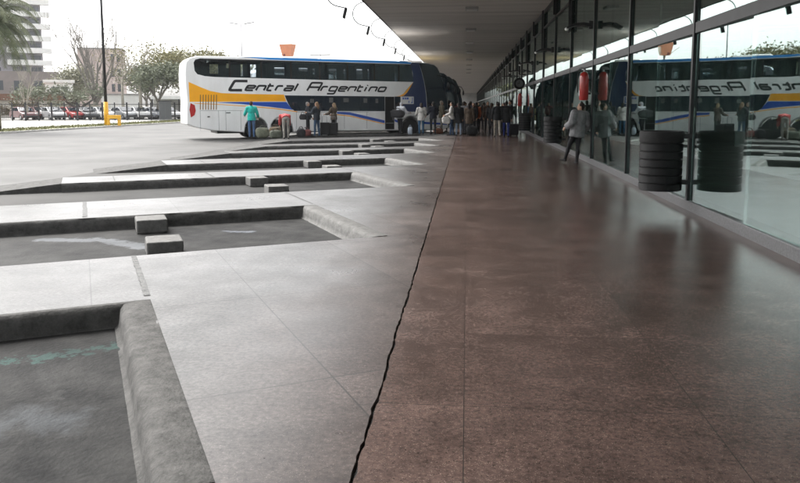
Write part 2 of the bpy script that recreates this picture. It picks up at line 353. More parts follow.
mx = n.new('ShaderNodeMix'); mx.data_type = 'RGBA'; l.new(mr.outputs[0], mx.inputs['Factor']); l.new(old, mx.inputs['A']); mx.inputs['B'].default_value = (.075, .073, .07, 1); l.new(mx.outputs['Result'], b.inputs['Base Color'])

# bay ends, measured: (x, y) of the corner next to the concourse, and the width of the bay
BAYS = [((-1.03, 2.73), 3.08), ((-.93, 8.43), 2.92), ((-.99, 13.87), 3.15), ((-1.03, 18.94), 2.6), ((-.98, 23.78), 2.35), ((-.98, 27.9), 2.2), ((-.96, 32.0), 2.5)]
BAYS = [((-1.03, 2.73 - 5.7 * k), 3.08) for k in (3, 2, 1)] + BAYS
y = 37.45
BAYS.append(((-.98, y), 3.0)); BUSBAY = len(BAYS) - 1
for k in range(22): y += 5.6; BAYS.append(((-.98, y), 3.0))
DEPTH = -.178
def loc2(e, u, v): return (e[0] + DX * u - NX * v, e[1] + DY * u - NY * v)      # u out along the bay, v across it away from the camera
def wob(i, s=.012): return (mnoise.noise((i * 1.7, 3.1, 0)) * s)
plat = MB(); kb = MB()
TIP = 6.3
# the strip of platform between the crack and the bays, with one finger (pier) between each two bays
poly = []
CR = []
yy = -18.0
while yy < 262: CR.append((-.455 - .0018 * min(yy, 40) + mnoise.noise((yy * .9, 0, 0)) * .012 + mnoise.noise((yy * 4.1, 5, 0)) * .008 + mnoise.noise((yy * 17, 5, 0)) * .005, yy)); yy += .05 if 0 < yy < 14 else .12 if yy < 25 else (.6 if yy < 60 else 8)
for x, yq in CR: poly.append((x - .008 - .007 * mnoise.noise((yq * 3, 9, 0)) - .010 * mnoise.noise((yq * 14, 2, 0)), yq))
left = []
for i, (e, w) in enumerate(BAYS):
    left.append(('e', i))
out = []
for i, (e, w) in enumerate(BAYS):
    c = loc2(e, 0, w)
    if i == 0: out.append((e[0], -18.0))
    # near pier's far edge arrives at e; go along the end wall to c; then out along the far edge to the next pier's tip and back
    if i + 1 < len(BAYS):
        e2 = BAYS[i + 1][0]
        gap = (c[0] - e2[0]) * NX + (c[1] - e2[1]) * NY      # width of the pier
        t1 = loc2(e, TIP, w); u2 = TIP + 0.0
        k = (t1[0] - e2[0]) * DX + (t1[1] - e2[1]) * DY
        t2 = (e2[0] + DX * k, e2[1] + DY * k)
        out += [e, c, t1, t2]
        # sloping nose of the pier
        nose = 1.8
        a, b_ = t1, t2; a2 = (a[0] + DX * nose, a[1] + DY * nose); b2 = (b_[0] + DX * nose, b_[1] + DY * nose)
        kb.add([(*a, 0), (*b_, 0), (*b2, DEPTH), (*a2, DEPTH), (*a, DEPTH), (*b_, DEPTH)], [(0, 3, 2, 1), (0, 4, 3), (1, 2, 5)])
        # worn concrete kerb faces and a rounded capping along the end wall
    else: out += [e, c]
out.append((out[-1][0], 262.0))
poly = poly + list(reversed(out))
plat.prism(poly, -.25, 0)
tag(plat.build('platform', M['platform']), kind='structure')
tag(kb.build('platform_ramps', M['kerb']), kind='structure')
# kerbs: a slightly proud strip round every bay, irregular like old concrete
kk = MB(); kp = MB()
def kerb_run(p, q, inward, top, face, seg=.08, out=None):
    """a worn kerb from p to q: 'top' wide on the platform, 'face' rounded down into the bay"""
    p = Vector((*p, 0)); q = Vector((*q, 0)); L = (q - p).length; n_ = max(2, int(L / seg)); inn = Vector((*inward, 0))
    rows = []
    for i in range(n_ + 1):
        b0 = p.lerp(q, i / n_); j = lambda s, t: mnoise.noise((b0.x * 3 + s, b0.y * 2, t)) * .002 + mnoise.noise((b0.x * 19 + s, b0.y * 19, t)) * .0022
        rows.append([b0 - inn * .012 + Vector((0, 0, .003)), b0 + inn * (j(0, 1)) + Vector((0, 0, .006)), b0 + inn * (top * .5) + Vector((0, 0, .006 + j(5, 2) * .5)), b0 + inn * (top - .03 + j(9, 3) * .4) + Vector((0, 0, .002 + j(4, 8) * .6)),
                     b0 + inn * (top + j(2, 4)) + Vector((0, 0, -.03 + j(2, 2) * .6)), b0 + inn * (top + .012 + j(7, 5)) + Vector((0, 0, -.11)), b0 + inn * (top + face * .3 + j(3, 6)) + Vector((0, 0, -.15)), b0 + inn * (top + face * .8 + j(3, 6)) + Vector((0, 0, -.178))])
        if i and i % 30 == 0:
            for q_ in rows[-1][1:7]: q_ -= inn * .012 + Vector((0, 0, .012))
        if mnoise.noise((b0.x * 6, b0.y * 6, 31)) > .28:
            rows[-1][3] += -inn * .022 + Vector((0, 0, -.006)); rows[-1][4] += -inn * .016
    m = 8; vs = [v for r in rows for v in r]
    fs = []
    for i in range(n_):
        for k in range(m - 1):
            a = i * m + k; fs.append((a, a + m, a + m + 1, a + 1))
    (out or kk).add(vs, fs)
for i, (e, w) in enumerate(BAYS[1:30], 1):
    c = loc2(e, 0, w)
    kerb_run(loc2(e, 0, 0), loc2(e, 0, w), (DX, DY), .22 if i < 6 else .18, .07, out=kk if i == 3 else kp)
    kerb_run(loc2(e, TIP, w), loc2(e, .0, w), (NX, NY), .085, .03)
tag(autosmooth(kk.build('kerb', M['kerb']), 50), kind='structure')
tag(autosmooth(kp.build('kerb', M['kerb_pale']), 50), kind='structure')
# the concourse floor, its edge along the crack, and the dirt at the bottom of the crack
fl = MB()
fp = [(x + .008 + .007 * mnoise.noise((yq * 2.6, 19, 0)) + .010 * mnoise.noise((yq * 12, 12, 0)), yq) for x, yq in CR] + [(W - .02, 262), (W - .02, -18)]
fl.prism(fp, -.25, 0)
tag(fl.build('concourse_floor', M['floor']), kind='structure')
ck = MB(); ck.add([(-.62, -18, -.035), (-.38, -18, -.010), (-.38, 262, -.010), (-.65, 262, -.010)], [(0, 1, 2, 3)])
ck.v = [(x - .02, yq, z) for x, yq, z in ck.v]
tag(ck.build('crack_dirt', M['gap']), kind='structure')
# filled joints across the piers
jt = MB()
for i, (e, w) in enumerate(BAYS[:12]):
    if i + 1 >= len(BAYS): continue
    e2 = BAYS[i + 1][0]; c = loc2(e, 0, w); pw = (c[0] - e2[0]) * NX + (c[1] - e2[1]) * NY
    for u, wd in ((.0, .05 if i == 3 else .022), (3.3, .06), (5.3, .02)):
        if u > TIP: continue
        N_ = 24; L_ = []; R_ = []
        for k in range(N_ + 1):
            v = w + .14 + (pw - .15) * k / N_; j = mnoise.noise((k * .5, i * 7, u)) * .012
            L_.append((*loc2(e, u - wd / 2 + j, v), .004)); R_.append((*loc2(e, u + wd / 2 + j + mnoise.noise((k * .9, i, 4)) * .008, v), .004))
        vs = L_ + R_; m = N_ + 1
        jt.add(vs, [(k, k + 1, k + 1 + m, k + m) for k in range(N_)])
tag(jt.build('pier_joints', M['tar']), kind='structure')
# wet patches, sky reflection painted in as pale blue, and a flaked smear of turquoise paint on the bay floors
def smear(segs, r, soft, amp, nscale, col, rough, strength=1.0):
    """stain with a shape of its own in the bay floor: a ragged band along a polyline"""
    nt = M['bay'].node_tree; n = nt.nodes; l = nt.links; b = n['Principled BSDF']
    def vm(op, a, c):
        q = n.new('ShaderNodeVectorMath'); q.operation = op
        for k, v in enumerate((a, c)):
            if v is None: continue
            if isinstance(v, tuple): q.inputs[k].default_value = v
            else: l.new(v, q.inputs[k])
        return q
    geo = n.new('ShaderNodeNewGeometry'); dist = None
    for (ax, ay), (bx, by) in segs:
        pa = vm('SUBTRACT', geo.outputs['Position'], (ax, ay, -.17)).outputs[0]; ab = (bx - ax, by - ay, 0); l2 = ab[0] ** 2 + ab[1] ** 2
        t = vm('DOT_PRODUCT', pa, (ab[0] / l2, ab[1] / l2, 0)); cl = n.new('ShaderNodeClamp'); l.new(t.outputs['Value'], cl.inputs[0])
        sc = n.new('ShaderNodeVectorMath'); sc.operation = 'SCALE'; sc.inputs[0].default_value = ab; l.new(cl.outputs[0], sc.inputs['Scale'])
        d = vm('SUBTRACT', pa, sc.outputs[0]); ln = vm('LENGTH', d.outputs[0], None).outputs['Value']
        if dist is None: dist = ln
        else:
            mn = n.new('ShaderNodeMath'); mn.operation = 'MINIMUM'; l.new(dist, mn.inputs[0]); l.new(ln, mn.inputs[1]); dist = mn.outputs[0]
    no = n.new('ShaderNodeTexNoise'); no.inputs['Scale'].default_value = nscale; no.inputs['Detail'].default_value = 9; no.inputs['Roughness'].default_value = .68; l.new(geo.outputs['Position'], no.inputs['Vector'])
    ad = n.new('ShaderNodeMath'); ad.operation = 'MULTIPLY_ADD'; ad.inputs[1].default_value = amp; l.new(no.outputs['Fac'], ad.inputs[0]); l.new(dist, ad.inputs[2])
    mr = n.new('ShaderNodeMapRange'); mr.inputs['From Min'].default_value = r + soft + amp * .5; mr.inputs['From Max'].default_value = r - soft + amp * .5; mr.inputs['To Max'].default_value = strength; l.new(ad.outputs[0], mr.inputs['Value'])
    old = b.inputs['Base Color'].links[0].from_socket
    mx = n.new('ShaderNodeMix'); mx.data_type = 'RGBA'; l.new(mr.outputs[0], mx.inputs['Factor']); l.new(old, mx.inputs['A']); mx.inputs['B'].default_value = (*col, 1); l.new(mx.outputs['Result'], b.inputs['Base Color'])
    m2 = n.new('ShaderNodeMix'); l.new(mr.outputs[0], m2.inputs['Factor']); m2.inputs['B'].default_value = rough
    ol = b.inputs['Roughness'].links
    if ol: l.new(ol[0].from_socket, m2.inputs['A'])
    else: m2.inputs['A'].default_value = b.inputs['Roughness'].default_value
    l.new(m2.outputs['Result'], b.inputs['Roughness'])
smear([((-5.4, 8.68), (-4.6, 8.70)), ((-4.6, 8.70), (-3.85, 8.30))], .12, .04, .5, 5, (.085, .092, .10), .35, .8)
smear([((-3.25, 9.50), (-2.95, 9.50))], .06, .04, .3, 5, (.085, .095, .115), .3, .8)
smear([((-2.9, 3.0), (-2.45, 3.6)), ((-2.45, 3.6), (-2.2, 3.6))], .12, .09, .6, 6, (.045, .050, .055), .5, .6)
smear([((-3.4, 4.27), (-2.95, 4.50)), ((-2.95, 4.50), (-2.52, 4.78))], .05, .02, .75, 11, (.045, .082, .075), .75, .75)
smear([((-2.75, 4.3), (-2.4, 3.9))], .02, .02, .4, 14, (.05, .05, .049), .8, .6)
smear([((-4.6, 5.0), (-2.2, 4.6))], .10, .25, .5, 1.5, (.012, .012, .012), .75, .6)
smear([((-7.5, 7.2), (-2.4, 9.4))], .10, .3, .6, 1.2, (.02, .02, .02), .75, .5)
# wheel stops: two worn concrete blocks in every bay
ws = MB(); ws.box((-.20, -.23, 0), (.20, .23, .185))
proto = None
def_words = ['nearest', 'second', 'third', 'fourth', 'fifth', 'sixth', 'seventh']
for i in range(3, 10):
    e, w = BAYS[i]
    if i == 3: continue
    for v, word in ((w - .38, 'far'), (w - 2.09 if w > 2.4 else .45, 'near')):
        p = loc2(e, 2.47, v); k = i - 4
        if proto is None:
            proto = ws.build('wheel_stop', M['stop'], bevel=.018, seg=2); o = proto
            md = o.modifiers.new('sub', 'SUBSURF'); md.subdivision_type = 'SIMPLE'; md.levels = md.render_levels = 3
            tx = bpy.data.textures.new('stone', 'CLOUDS'); tx.noise_scale = .09
            dm = o.modifiers.new('worn', 'DISPLACE'); dm.texture = tx; dm.strength = .01; dm.texture_coords = 'GLOBAL'
        else:
            o = proto.copy(); COL.objects.link(o)
        o.location = (*p, -.17); o.rotation_euler = (0, 0, R(90) - BAY + random.uniform(-.05, .05))
        tag(o, 'worn concrete wheel stop at the %s side of the %s bay from the camera' % (word, ['second', 'third', 'fourth', 'fifth', 'sixth', 'seventh'][k]), 'wheel stop', 'wheel stops in the bus bays')

# verge, path and street beyond the yard
v = MB(); v.box((-28.35, -120, -.25), (-28.1, 160, -.06)); tag(v.build('verge_kerb', M['kerbpale']), kind='structure')
v = MB(); v.box((-32, -120, -.25), (-28.35, 160, -.075)); tag(v.build('verge', M['grass']), kind='structure')
v = MB(); v.box((-90, -120, -.25), (-32, 160, -.09)); tag(v.build('pavement', M['pavement']), kind='structure')
gb = MB()
for k in range(5200):
    x, yv = random.uniform(-31.9, -28.4), random.uniform(20, 85); h = random.uniform(.04, .13); a = random.random() * 6.3; d = .05
    gb.add([(x - d * math.cos(a), yv - d * math.sin(a), -.076), (x + d * math.cos(a), yv + d * math.sin(a), -.076), (x + random.uniform(-.04, .04), yv + random.uniform(-.04, .04), -.076 + h)], [(0, 1, 2)])
tag(gb.build('grass', M['grass']), 'short dry grass on the verge beside the yard', kind='stuff')

# ------------------------------------------------------------------ canopy and station hall
CZ, CL = 5.62, -4.08
CY0, CY1 = -18, 245
cn = empty('platform_canopy', (0, 0, 0), 0, 'long flat grey canopy roof over the concourse', 'canopy')
c = MB(); c.box((CL, CY0, CZ), (W + .25, CY1, CZ + .32)); c.build('ceiling', M['ceiling'], cn)
c = MB(); c.box((CL - .05, CY0, CZ - .03), (CL - .002, CY1, CZ + .42)); c.build('fascia', M['fascia'], cn)
for k, yl in enumerate([13.5, 22.2, 31, 39.5, 48, 56.5, 65, 74, 83, 92]):
    t = empty('ceiling_light', (.16, yl, CZ), 0, 'pale square unlit ceiling light, %s along the canopy from the camera' % ['first', 'second', 'third', 'fourth', 'fifth', 'sixth', 'seventh', 'eighth', 'ninth', 'tenth'][k], 'ceiling light', 'ceiling lights under the canopy')
    a = MB(); a.box((-.27, -.34, -.10), (.27, .34, -.003)); a.build('housing', M['fascia'], t, bevel=.02)
    a = MB(); a.box((-.22, -.29, -.112), (.22, .29, -.099)); a.build('diffuser', M['lampglass'], t)

gw = empty('glass_wall', (W, 0, 0), 0, 'tall dark framed glass wall of the station hall along the concourse', 'glass wall')
SP = 4.23; MY = [10.97 + SP * k for k in range(-6, 56)]
T1, T2 = 2.66, 4.86
s = MB(); s.box((-.02, CY0, -.24), (.26, CY1, .145)); s.build('sill', M['sill'], gw, bevel=.01)
for z, h in ((T1, .075), (T2, .035)):
    s = MB(); s.box((-.035, CY0, z - h), (.06, CY1, z + h)); s.build('transom', M['frame'], gw)
s = MB(); s.box((-.03, CY0, CZ - .16), (.08, CY1, CZ - .003)); s.build('head_rail', M['frame'], gw)
for k, ym in enumerate(MY):
    a = MB(); a.box((-.045, ym - .038, .147), (.06, ym + .038, CZ - .162))
    if k % 2 == 1:
        for dy in (-.14, .14): a.box((-.11, ym + dy - .02, 3.85), (-.07, ym + dy + .02, CZ - .02))
        for zz in (3.95, 4.4): a.box((-.068, ym - .22, zz), (-.047, ym + .22, zz + .04))
    else: a.box((-.13, ym - .05, T2 + .05), (-.05, ym + .05, CZ - .02))
    a.build('mullion', M['frame'], gw)
rg = random.Random(3)
for k in range(len(MY) - 1):
    y0, y1 = MY[k] + .04, MY[k + 1] - .04; ym = (y0 + y1) / 2
    rows = ((.148, T1 - .078), (T1 + .078, T2 - .038), (T2 + .038, CZ - .165))
    p = MB()
    for a, b in ((y0, ym - .008), (ym + .008, y1)):
        for z0, z1 in rows:
            if k > 40 and False: continue
            tw = rg.uniform(-.002, .002) - .021; tl = rg.uniform(-.0012, .0012); cy = (a + b) / 2; cz = (z0 + z1) / 2
            X = lambda yy, zz: .02 + (yy - cy) * tw + (zz - cz) * tl
            vs = [(X(a, z0), a, z0), (X(b, z0), b, z0), (X(b, z1), b, z1), (X(a, z1), a, z1)]
            vs += [(x + .012, yy, zz) for x, yy, zz in vs]
            p.add(vs, [(0, 3, 2, 1), (4, 5, 6, 7), (0, 1, 5, 4), (1, 2, 6, 5), (2, 3, 7, 6), (3, 0, 4, 7)])
    p.build('pane', M['pane'], gw)
# the hall behind the glass
h = MB(); h.box((W + .27, CY0, -.25), (W + 16, CY1, .02)); tag(h.build('hall_floor', M['hallfloor']), kind='structure')
h = MB(); h.box((W + 16, CY0, -.25), (W + 16.3, CY1, 7)); tag(h.build('hall_wall', M['hall']), 'plain back wall of the station hall', 'wall')
h = MB(); h.box((W + .27, CY0, CZ + .35), (W + 16.3, CY1, CZ + .6)); tag(h.build('hall_roof', M['hall']), 'flat roof over the station hall', 'roof')
h = MB(); h.box((CL, CY1 + .01, .6), (W + 16, CY1 + .4, CZ + .3)); tag(h.build('end_wall', M['wallpaint']), 'pale wall across the far end of the concourse', 'wall')
for k, yc in enumerate([6, 17, 28, 39, 50]):
    h = MB(); h.lathe([(.3, .021), (.3, CZ + .349)], 20); o = autosmooth(h.build('hall_column', M['wallpaint'], loc=(W + 7, yc, 0)))
    tag(o, 'round pale column inside the hall behind the glass, number %s from the camera' % ['one', 'two', 'three', 'four', 'five'][k], 'column', 'columns in the hall')

# lamps on curved rods along the canopy's edge
t0 = None
for k, yl in enumerate([12.6, 18.2, 23.8, 29.4, 35.0, 40.6, 46.2, 51.8, 57.4]):
    if t0 is None:
        t0 = empty('edge_floodlight', (0, 0, 0))
        a = MB(); a.tube([(.02 - .0, 0, .08)] + [(-.05 - .48 * math.sin(q), 0, -.40 + .46 * math.cos(q)) for q in [R(x) for x in range(10, 171, 16)]] + [(.08, 0, -.90)], .02, 6); a.build('arm', M['darkmetal'], t0, True)
        a = MB(); mt = Matrix.Translation((.10, 0, -1.07)) @ Matrix.Rotation(R(14), 4, 'Y'); a.box((-.03, -.13, -.18), (.03, .13, .18), 0, mt); a.build('lamp_head', M['darkmetal'], t0, bevel=.02)
        a = MB(); a.box((-.04, -.10, -.15), (-.029, .10, .15), 0, mt); a.build('lens', M['clearlens'], t0)
        t = t0
    else: t = copy_tree(t0)
    t.location = (CL - .03, yl, CZ)
    tag(t, 'dark floodlight on a curved rod under the canopy edge, %s from the camera' % ['first', 'second', 'third', 'fourth', 'fifth', 'sixth', 'seventh', 'eighth', 'ninth'][k], 'floodlight', 'floodlights along the canopy edge')

# bracket lamps on the mullions
t0 = None
for k, ym in enumerate([MY[8], MY[10], MY[12], MY[14], MY[16]]):
    if t0 is None:
        t0 = empty('bracket_lamp', (0, 0, 0))
        a = MB(); a.box((-.10, -.07, -.1), (0, .07, .1)); a.build('wall_plate', M['darkmetal'], t0)
        pr = [(-.05, .03), (-.25, .055), (-.5, .03), (-.68, -.06), (-.66, -.1), (-.48, -.035), (-.25, -.02), (-.05, -.06)]
        a = MB(); a.prism(pr, -.2, .2, 0, Matrix(((1, 0, 0, 0), (0, 0, 1, 0), (0, 1, 0, 0), (0, 0, 0, 1)))); a.build('lamp_body', M['darkmetal'], t0, bevel=.008)
        a = MB(); a.ball((-.66, 0, -.10), (.05, .10, .045)); a.build('lamp_head', M['white'], t0, True)
        t = t0
    else: t = copy_tree(t0)
    t.location = (W - .076, ym, 3.62)
    tag(t, 'dark wing shaped lamp bracketed to the glass wall, %s from the camera' % ['first', 'second', 'third', 'fourth', 'fifth'][k], 'wall lamp', 'bracket lamps on the glass wall')

# black ribbed litter bins on the mullions
t0 = None
for k, ym in enumerate([MY[6], MY[9] + .9, MY[12]]):
    if t0 is None:
        t0 = empty('litter_bin', (0, 0, 0))
        pr = [(.02, .30), (.285, .30)]; z = .30
        for q in range(6):
            pr += [(.300, z + .002), (.306, z + .008), (.306, z + .100), (.300, z + .106), (.284, z + .107), (.284, z + .115)]; z += .117
        a = MB(); a.lathe(pr + [(.28, z), (.05, z)], 28); autosmooth(a.build('body', M['black'], t0), 25)
        a = MB(); a.lathe([(.25, z + .002), (.306, z + .004), (.312, z + .02), (.312, z + .155), (.302, z + .172), (.265, z + .172), (.255, z + .10), (.2, z + .05), (.01, z + .05)], 28); autosmooth(a.build('rim', M['blackrub'], t0))
        for zz in (.42, 1.1):
            a = MB(); a.box((.29, -.04, zz - .035), (.43, .04, zz + .035)); a.build('bracket', M['darkmetal'], t0)
        t = t0
    else: t = copy_tree(t0)
    t.location = (W - .43, ym, 0)
    tag(t, ['black ribbed litter bin nearest the camera on the glass wall', 'black ribbed litter bin on the glass wall beside the woman in grey', 'black ribbed litter bin farthest along the glass wall below a red extinguisher'][k], 'litter bin', 'litter bins on the glass wall')

# red extinguishers
t0 = None
for k, ym in enumerate([MY[8] + .02, MY[13] + 2.0]):
    if t0 is None:
        t0 = empty('fire_extinguisher', (0, 0, 0))
        a = MB(); a.lathe([(.02, 0), (.105, .0), (.12, .03), (.12, .60), (.10, .68), (.055, .73), (.035, .74)], 20); autosmooth(a.build('cylinder', M['red'], t0), 50)
        a = MB(); a.lathe([(.03, .735), (.03, .80), (.012, .82)], 10); a.box((-.16, -.014, .80), (.03, .014, .825)); a.box((-.12, -.012, .84), (.03, .012, .86)); a.build('valve', M['steel'], t0)
        a = MB(); a.tube([(-.03, 0, .77), (-.15, .02, .72), (-.17, .03, .5), (-.15, .04, .2)], .014, 8); a.build('hose', M['black'], t0, True)
        a = MB(); a.box((-.126, -.05, .12), (-.118, .05, .26)); a.build('label', M['white'], t0)  # white patch stands in for a bright reflection on the cylinder
        for zz in (.15, .5):
            a = MB(); a.box((.10, -.05, zz), (.17, .05, zz + .05)); a.build('bracket', M['darkmetal'], t0)
        t = t0
    else: t = copy_tree(t0)
    t.location = (W - .245, ym, 1.68 if k == 0 else 1.5)
    tag(t, ['red fire extinguisher hung above the woman in grey', 'far red fire extinguisher hung over the farthest litter bin'][k], 'fire extinguisher', 'fire extinguishers on the glass wall')

# a round dark clock on a bracket
t = empty('hanging_clock', (W - .42, MY[13] + .3, 2.75), 0, 'round dark double faced clock on a bracket of the glass wall', 'clock')
rot = Matrix.Rotation(R(90), 4, 'X')
a = MB(); a.lathe([(.05, -.07), (.30, -.07), (.32, -.05), (.32, .05), (.30, .07), (.05, .07)], 28, 0, rot); autosmooth(a.build('case', M['black'], t))
a = MB(); a.lathe([(.01, -.076), (.2, -.076), (.2, .076), (.01, .076)], 24, 0, rot); a.build('face', mat('grey clock face', (.09, .09, .088), .4), t)
a = MB(); a.box((-.012, -.083, -.01), (.012, -.078, .15)); a.box((-.10, -.083, -.012), (.01, -.078, .012)); a.build('hand', M['black'], t)
a = MB(); a.tube([(.34, 0, .5), (0, 0, .5), (0, 0, .3)], .03, 8); a.box((-.05, -.05, .5), (.05, .05, 1.2)); a.build('bracket', M['darkmetal'], t)

# ------------------------------------------------------------------ buses
INK = mat('black lettering', (.012, .012, .014), .4)
BLUEGLASS = mat('dark tinted glazing', (.006, .012, .022), .06, spec=.6)
SHADE = mat('dark blue curtain', (.008, .022, .042), .8, var=.35, scale=3, stretch=(5, 1, .3))
TINT = glass_mat('bus window glass', (.80, .86, .90), .04)
M['orangepaint'] = paint((.95, .42, .006)); M['bluepaint'] = paint((.012, .075, .42)); M['navy'] = paint((.008, .022, .10)); M['cyanpaint'] = paint((.03, .28, .75))

def chamfer(pts, r=.16, closed=False):
    o = []
    n_ = len(pts)
    for i, p in enumerate(pts):
        if not closed and i in (0, n_ - 1): o.append(p); continue
        a = Vector(pts[i - 1]); b = Vector(p); c = Vector(pts[(i + 1) % n_])
        u = (a - b); w_ = (c - b); du = min(r, u.length / 2); dw = min(r, w_.length / 2)
        p0 = b + u.normalized() * du; p2 = b + w_.normalized() * dw
        for t in (0, .5, 1): q = p0 * (1 - t) ** 2 + b * 2 * t * (1 - t) + p2 * t * t; o.append((q.x, q.y))
    return o
def ribbon(mb, pts, wd, y, closed=False):
    """flat stroke of width wd along 2-D pts on a vertical plane, mitred"""
    P_ = [Vector(p) for p in pts]; n_ = len(P_); L_ = []; R_ = []
    for i, p in enumerate(P_):
        a = P_[i - 1] if (closed or i > 0) else None; c = P_[(i + 1) % n_] if (closed or i < n_ - 1) else None
        d1 = (p - a).normalized() if a is not None else (c - p).normalized(); d2 = (c - p).normalized() if c is not None else d1
        n1 = Vector((-d1.y, d1.x)); n2 = Vector((-d2.y, d2.x)); m = (n1 + n2); m = m.normalized() if m.length > .01 else n1
        k = wd / 2 / max(.45, m.dot(n1))
        L_.append(p + m * k); R_.append(p - m * k)
    vs = [(p.x, y, p.y) for p in L_] + [(p.x, y, p.y) for p in R_]
    mb.add(vs, [(i, i + n_, (i + 1) % n_ + n_, (i + 1) % n_) for i in range(n_ if closed else n_ - 1)])
GL = {'e': [[(.05, .5), (1, .5), (1, 1), (0, 1), (0, 0), (1, 0)]], 'n': [[(0, 0), (0, 1), (1, 1), (1, 0)]], 't': [[(0, 1.5), (0, 0), (.85, 0)], [(-.25, 1), (.8, 1)]],
      'r': [[(0, 0), (0, 1), (.9, 1)]], 'a': [[(0, 1), (1, 1), (1, 0), (0, 0), (0, .52), (.95, .52)]], 'l': [[(0, 0), (0, 1.55)]],
      'C': [[(1, 1), (0, 1), (0, 0), (1, 0)]], 'A': [[(0, 0), (0, 1), (1, 1), (1, 0)], [(.03, .45), (.97, .45)]],
      'g': [[(1, 0), (0, 0), (0, 1), (1, 1), (1, -.65), (0, -.65)]], 'i': [[(0, 0), (0, 1)], [(0, 1.28), (0, 1.5)]], 'o': [[(0, 0), (1, 0), (1, 1), (0, 1), None]]}
def lettering(mb, word, s0, s1, z0, xh, cap, stroke, slant, y0):
    wid = {'C': 1.85, 'A': 1.75, 't': .85, 'r': .9, 'l': .3, 'i': .3}; gap = .42
    tot = sum(wid.get(ch, 1.15) + gap for ch in word) - gap; k = (s1 - s0 - slant * xh) / tot; x = s0; q = 0
    for ch in word:
        w_ = wid.get(ch, 1.15); h_ = cap if ch in 'CA' else xh; st = stroke * (1.35 if ch == 'C' else 1.1 if ch == 'A' else 1)
        for pl in GL[ch]:
            cl = pl[-1] is None; pl = pl[:-1] if cl else pl
            pts = [(x + px * w_ * k if ch not in 'lit' else x + px * w_ * k * (1 if ch == 't' else .01) , z0 + pz * h_) for px, pz in pl]
            pts = [(a + (b - z0) * slant, b) for a, b in pts]
            pts = chamfer(pts, .30 * xh, cl)
            ribbon(mb, pts, st, y0 - .0012 * (q % 3), cl); q += 1
        x += (w_ + gap) * k

WIN_UP = [(-12.05, 3.40), (-12.09, 3.80), (-12.0, 3.95), (-11.78, 4.01), (-9.57, 4.01), (-.36, 3.97), (-.20, 3.01), (-3.39, 3.03), (-8.83, 3.09), (-11.08, 3.115), (-11.56, 3.15), (-11.93, 3.24)]
def arch(cx, r, zc, zb=.34, n_=9):
    return [(cx + r * math.cos(t), max(zb, zc + r * math.sin(t))) for t in [R(180 - 180 * i / (n_ - 1)) for i in range(n_)]]
WHEELS = (-9.05, -7.72, -.36)
def bus_profile():
    p = [(-12.5, .80), (-12.12, .63), (-11.25, .45), (-9.92, .36)]
    p += [(-9.68, .34)] + arch(-9.05, .60, .52)[0:9] + [(-8.42, .34), (-8.35, .34)] + arch(-7.72, .60, .52)[0:9] + [(-7.1, .34)]
    p += [(-1.05, .33)] + arch(-.36, .60, .52)[0:9] + [(.28, .33), (1.75, .36), (1.98, .45)]
    p += [(2.06, .9), (2.02, 1.4), (1.92, 2.2), (1.70, 2.95), (1.50, 3.46), (1.28, 3.85), (1.05, 4.0), (.5, 4.09), (-.73, 4.13), (-9.8, 4.15), (-11.9, 4.12), (-12.28, 4.03), (-12.46, 3.82), (-12.52, 3.3), (-12.50, 2.6), (-12.46, 1.9), (-12.50, 1.3)]
    # drop repeated points
    o = []
    for q in p:
        if not o or (Vector(q) - Vector(o[-1])).length > .012: o.append(q)
    return o
def inset(poly, d):
    n_ = len(poly); o = []
    ar = sum(poly[i][0] * poly[(i + 1) % n_][1] - poly[(i + 1) % n_][0] * poly[i][1] for i in range(n_)); sg = 1 if ar > 0 else -1
    for i in range(n_):
        a, b, c = Vector(poly[i - 1]), Vector(poly[i]), Vector(poly[(i + 1) % n_])
        d1 = (b - a).normalized(); d2 = (c - b).normalized(); m = Vector((-d1.y - d2.y, d1.x + d2.x)); m = m.normalized() if m.length > .01 else Vector((-d1.y, d1.x))
        o.append(tuple(b + m * d * sg))
    return o
def bus_body(width):
    """outer skin: profile extruded with rounded shoulders; the upper window band is open right through"""
    mb = MB(); pr = bus_profile()
    win = list(WIN_UP)
    ar = sum(pr[i][0] * pr[(i + 1) % len(pr)][1] - pr[(i + 1) % len(pr)][0] * pr[i][1] for i in range(len(pr)))
    if ar < 0: pr.reverse()
    ins = [inset(pr, .055), inset(pr, .018), pr, pr, inset(pr, .018), inset(pr, .055)]
    ys = [0, .018, .06, width - .06, width - .018, width]
    n_ = len(pr); vs = []; fs = []
    for q, y_ in zip(ins, ys): vs += [(x, y_, z) for x, z in q]
    for r in range(5):
        for i in range(n_):
            a, b = r * n_ + i, r * n_ + (i + 1) % n_
            fs.append((a, a + n_, b + n_, b))
    mb.add(vs, [tuple(reversed(f)) for f in fs])
    for q, y_, flip in ((ins[0], 0, False), (ins[5], width, True)):
        tr = tessellate_polygon([[Vector((x, z, 0)) for x, z in q], [Vector((x, z, 0)) for x, z in win]])
        fl_ = list(q) + win; vv = [(x, y_, z) for x, z in fl_]; ff = []
        for t in tr:
            A, B, C = (fl_[i] for i in t); ccw = (B[0] - A[0]) * (C[1] - A[1]) - (B[1] - A[1]) * (C[0] - A[0]) > 0
            t = t if ccw else (t[0], t[2], t[1])         # counter-clockwise in (x, z) faces -Y
            ff.append((t[2], t[1], t[0]) if flip else tuple(t))
        mb.add(vv, ff)
    m = len(win); vv = [(x, 0, z) for x, z in win] + [(x, width, z) for x, z in win]
    mb.add(vv, [(i, (i + 1) % m, (i + 1) % m + m, i + m) for i in range(m)], 1)
    return mb
def slab(mb, pts, y1, y0=.02, mi=0):
    """a thin panel drawn in (s, z), its face at y = -y1"""
    mb.prism(pts, -y0, y1, mi, SIDE)
BW = 2.55
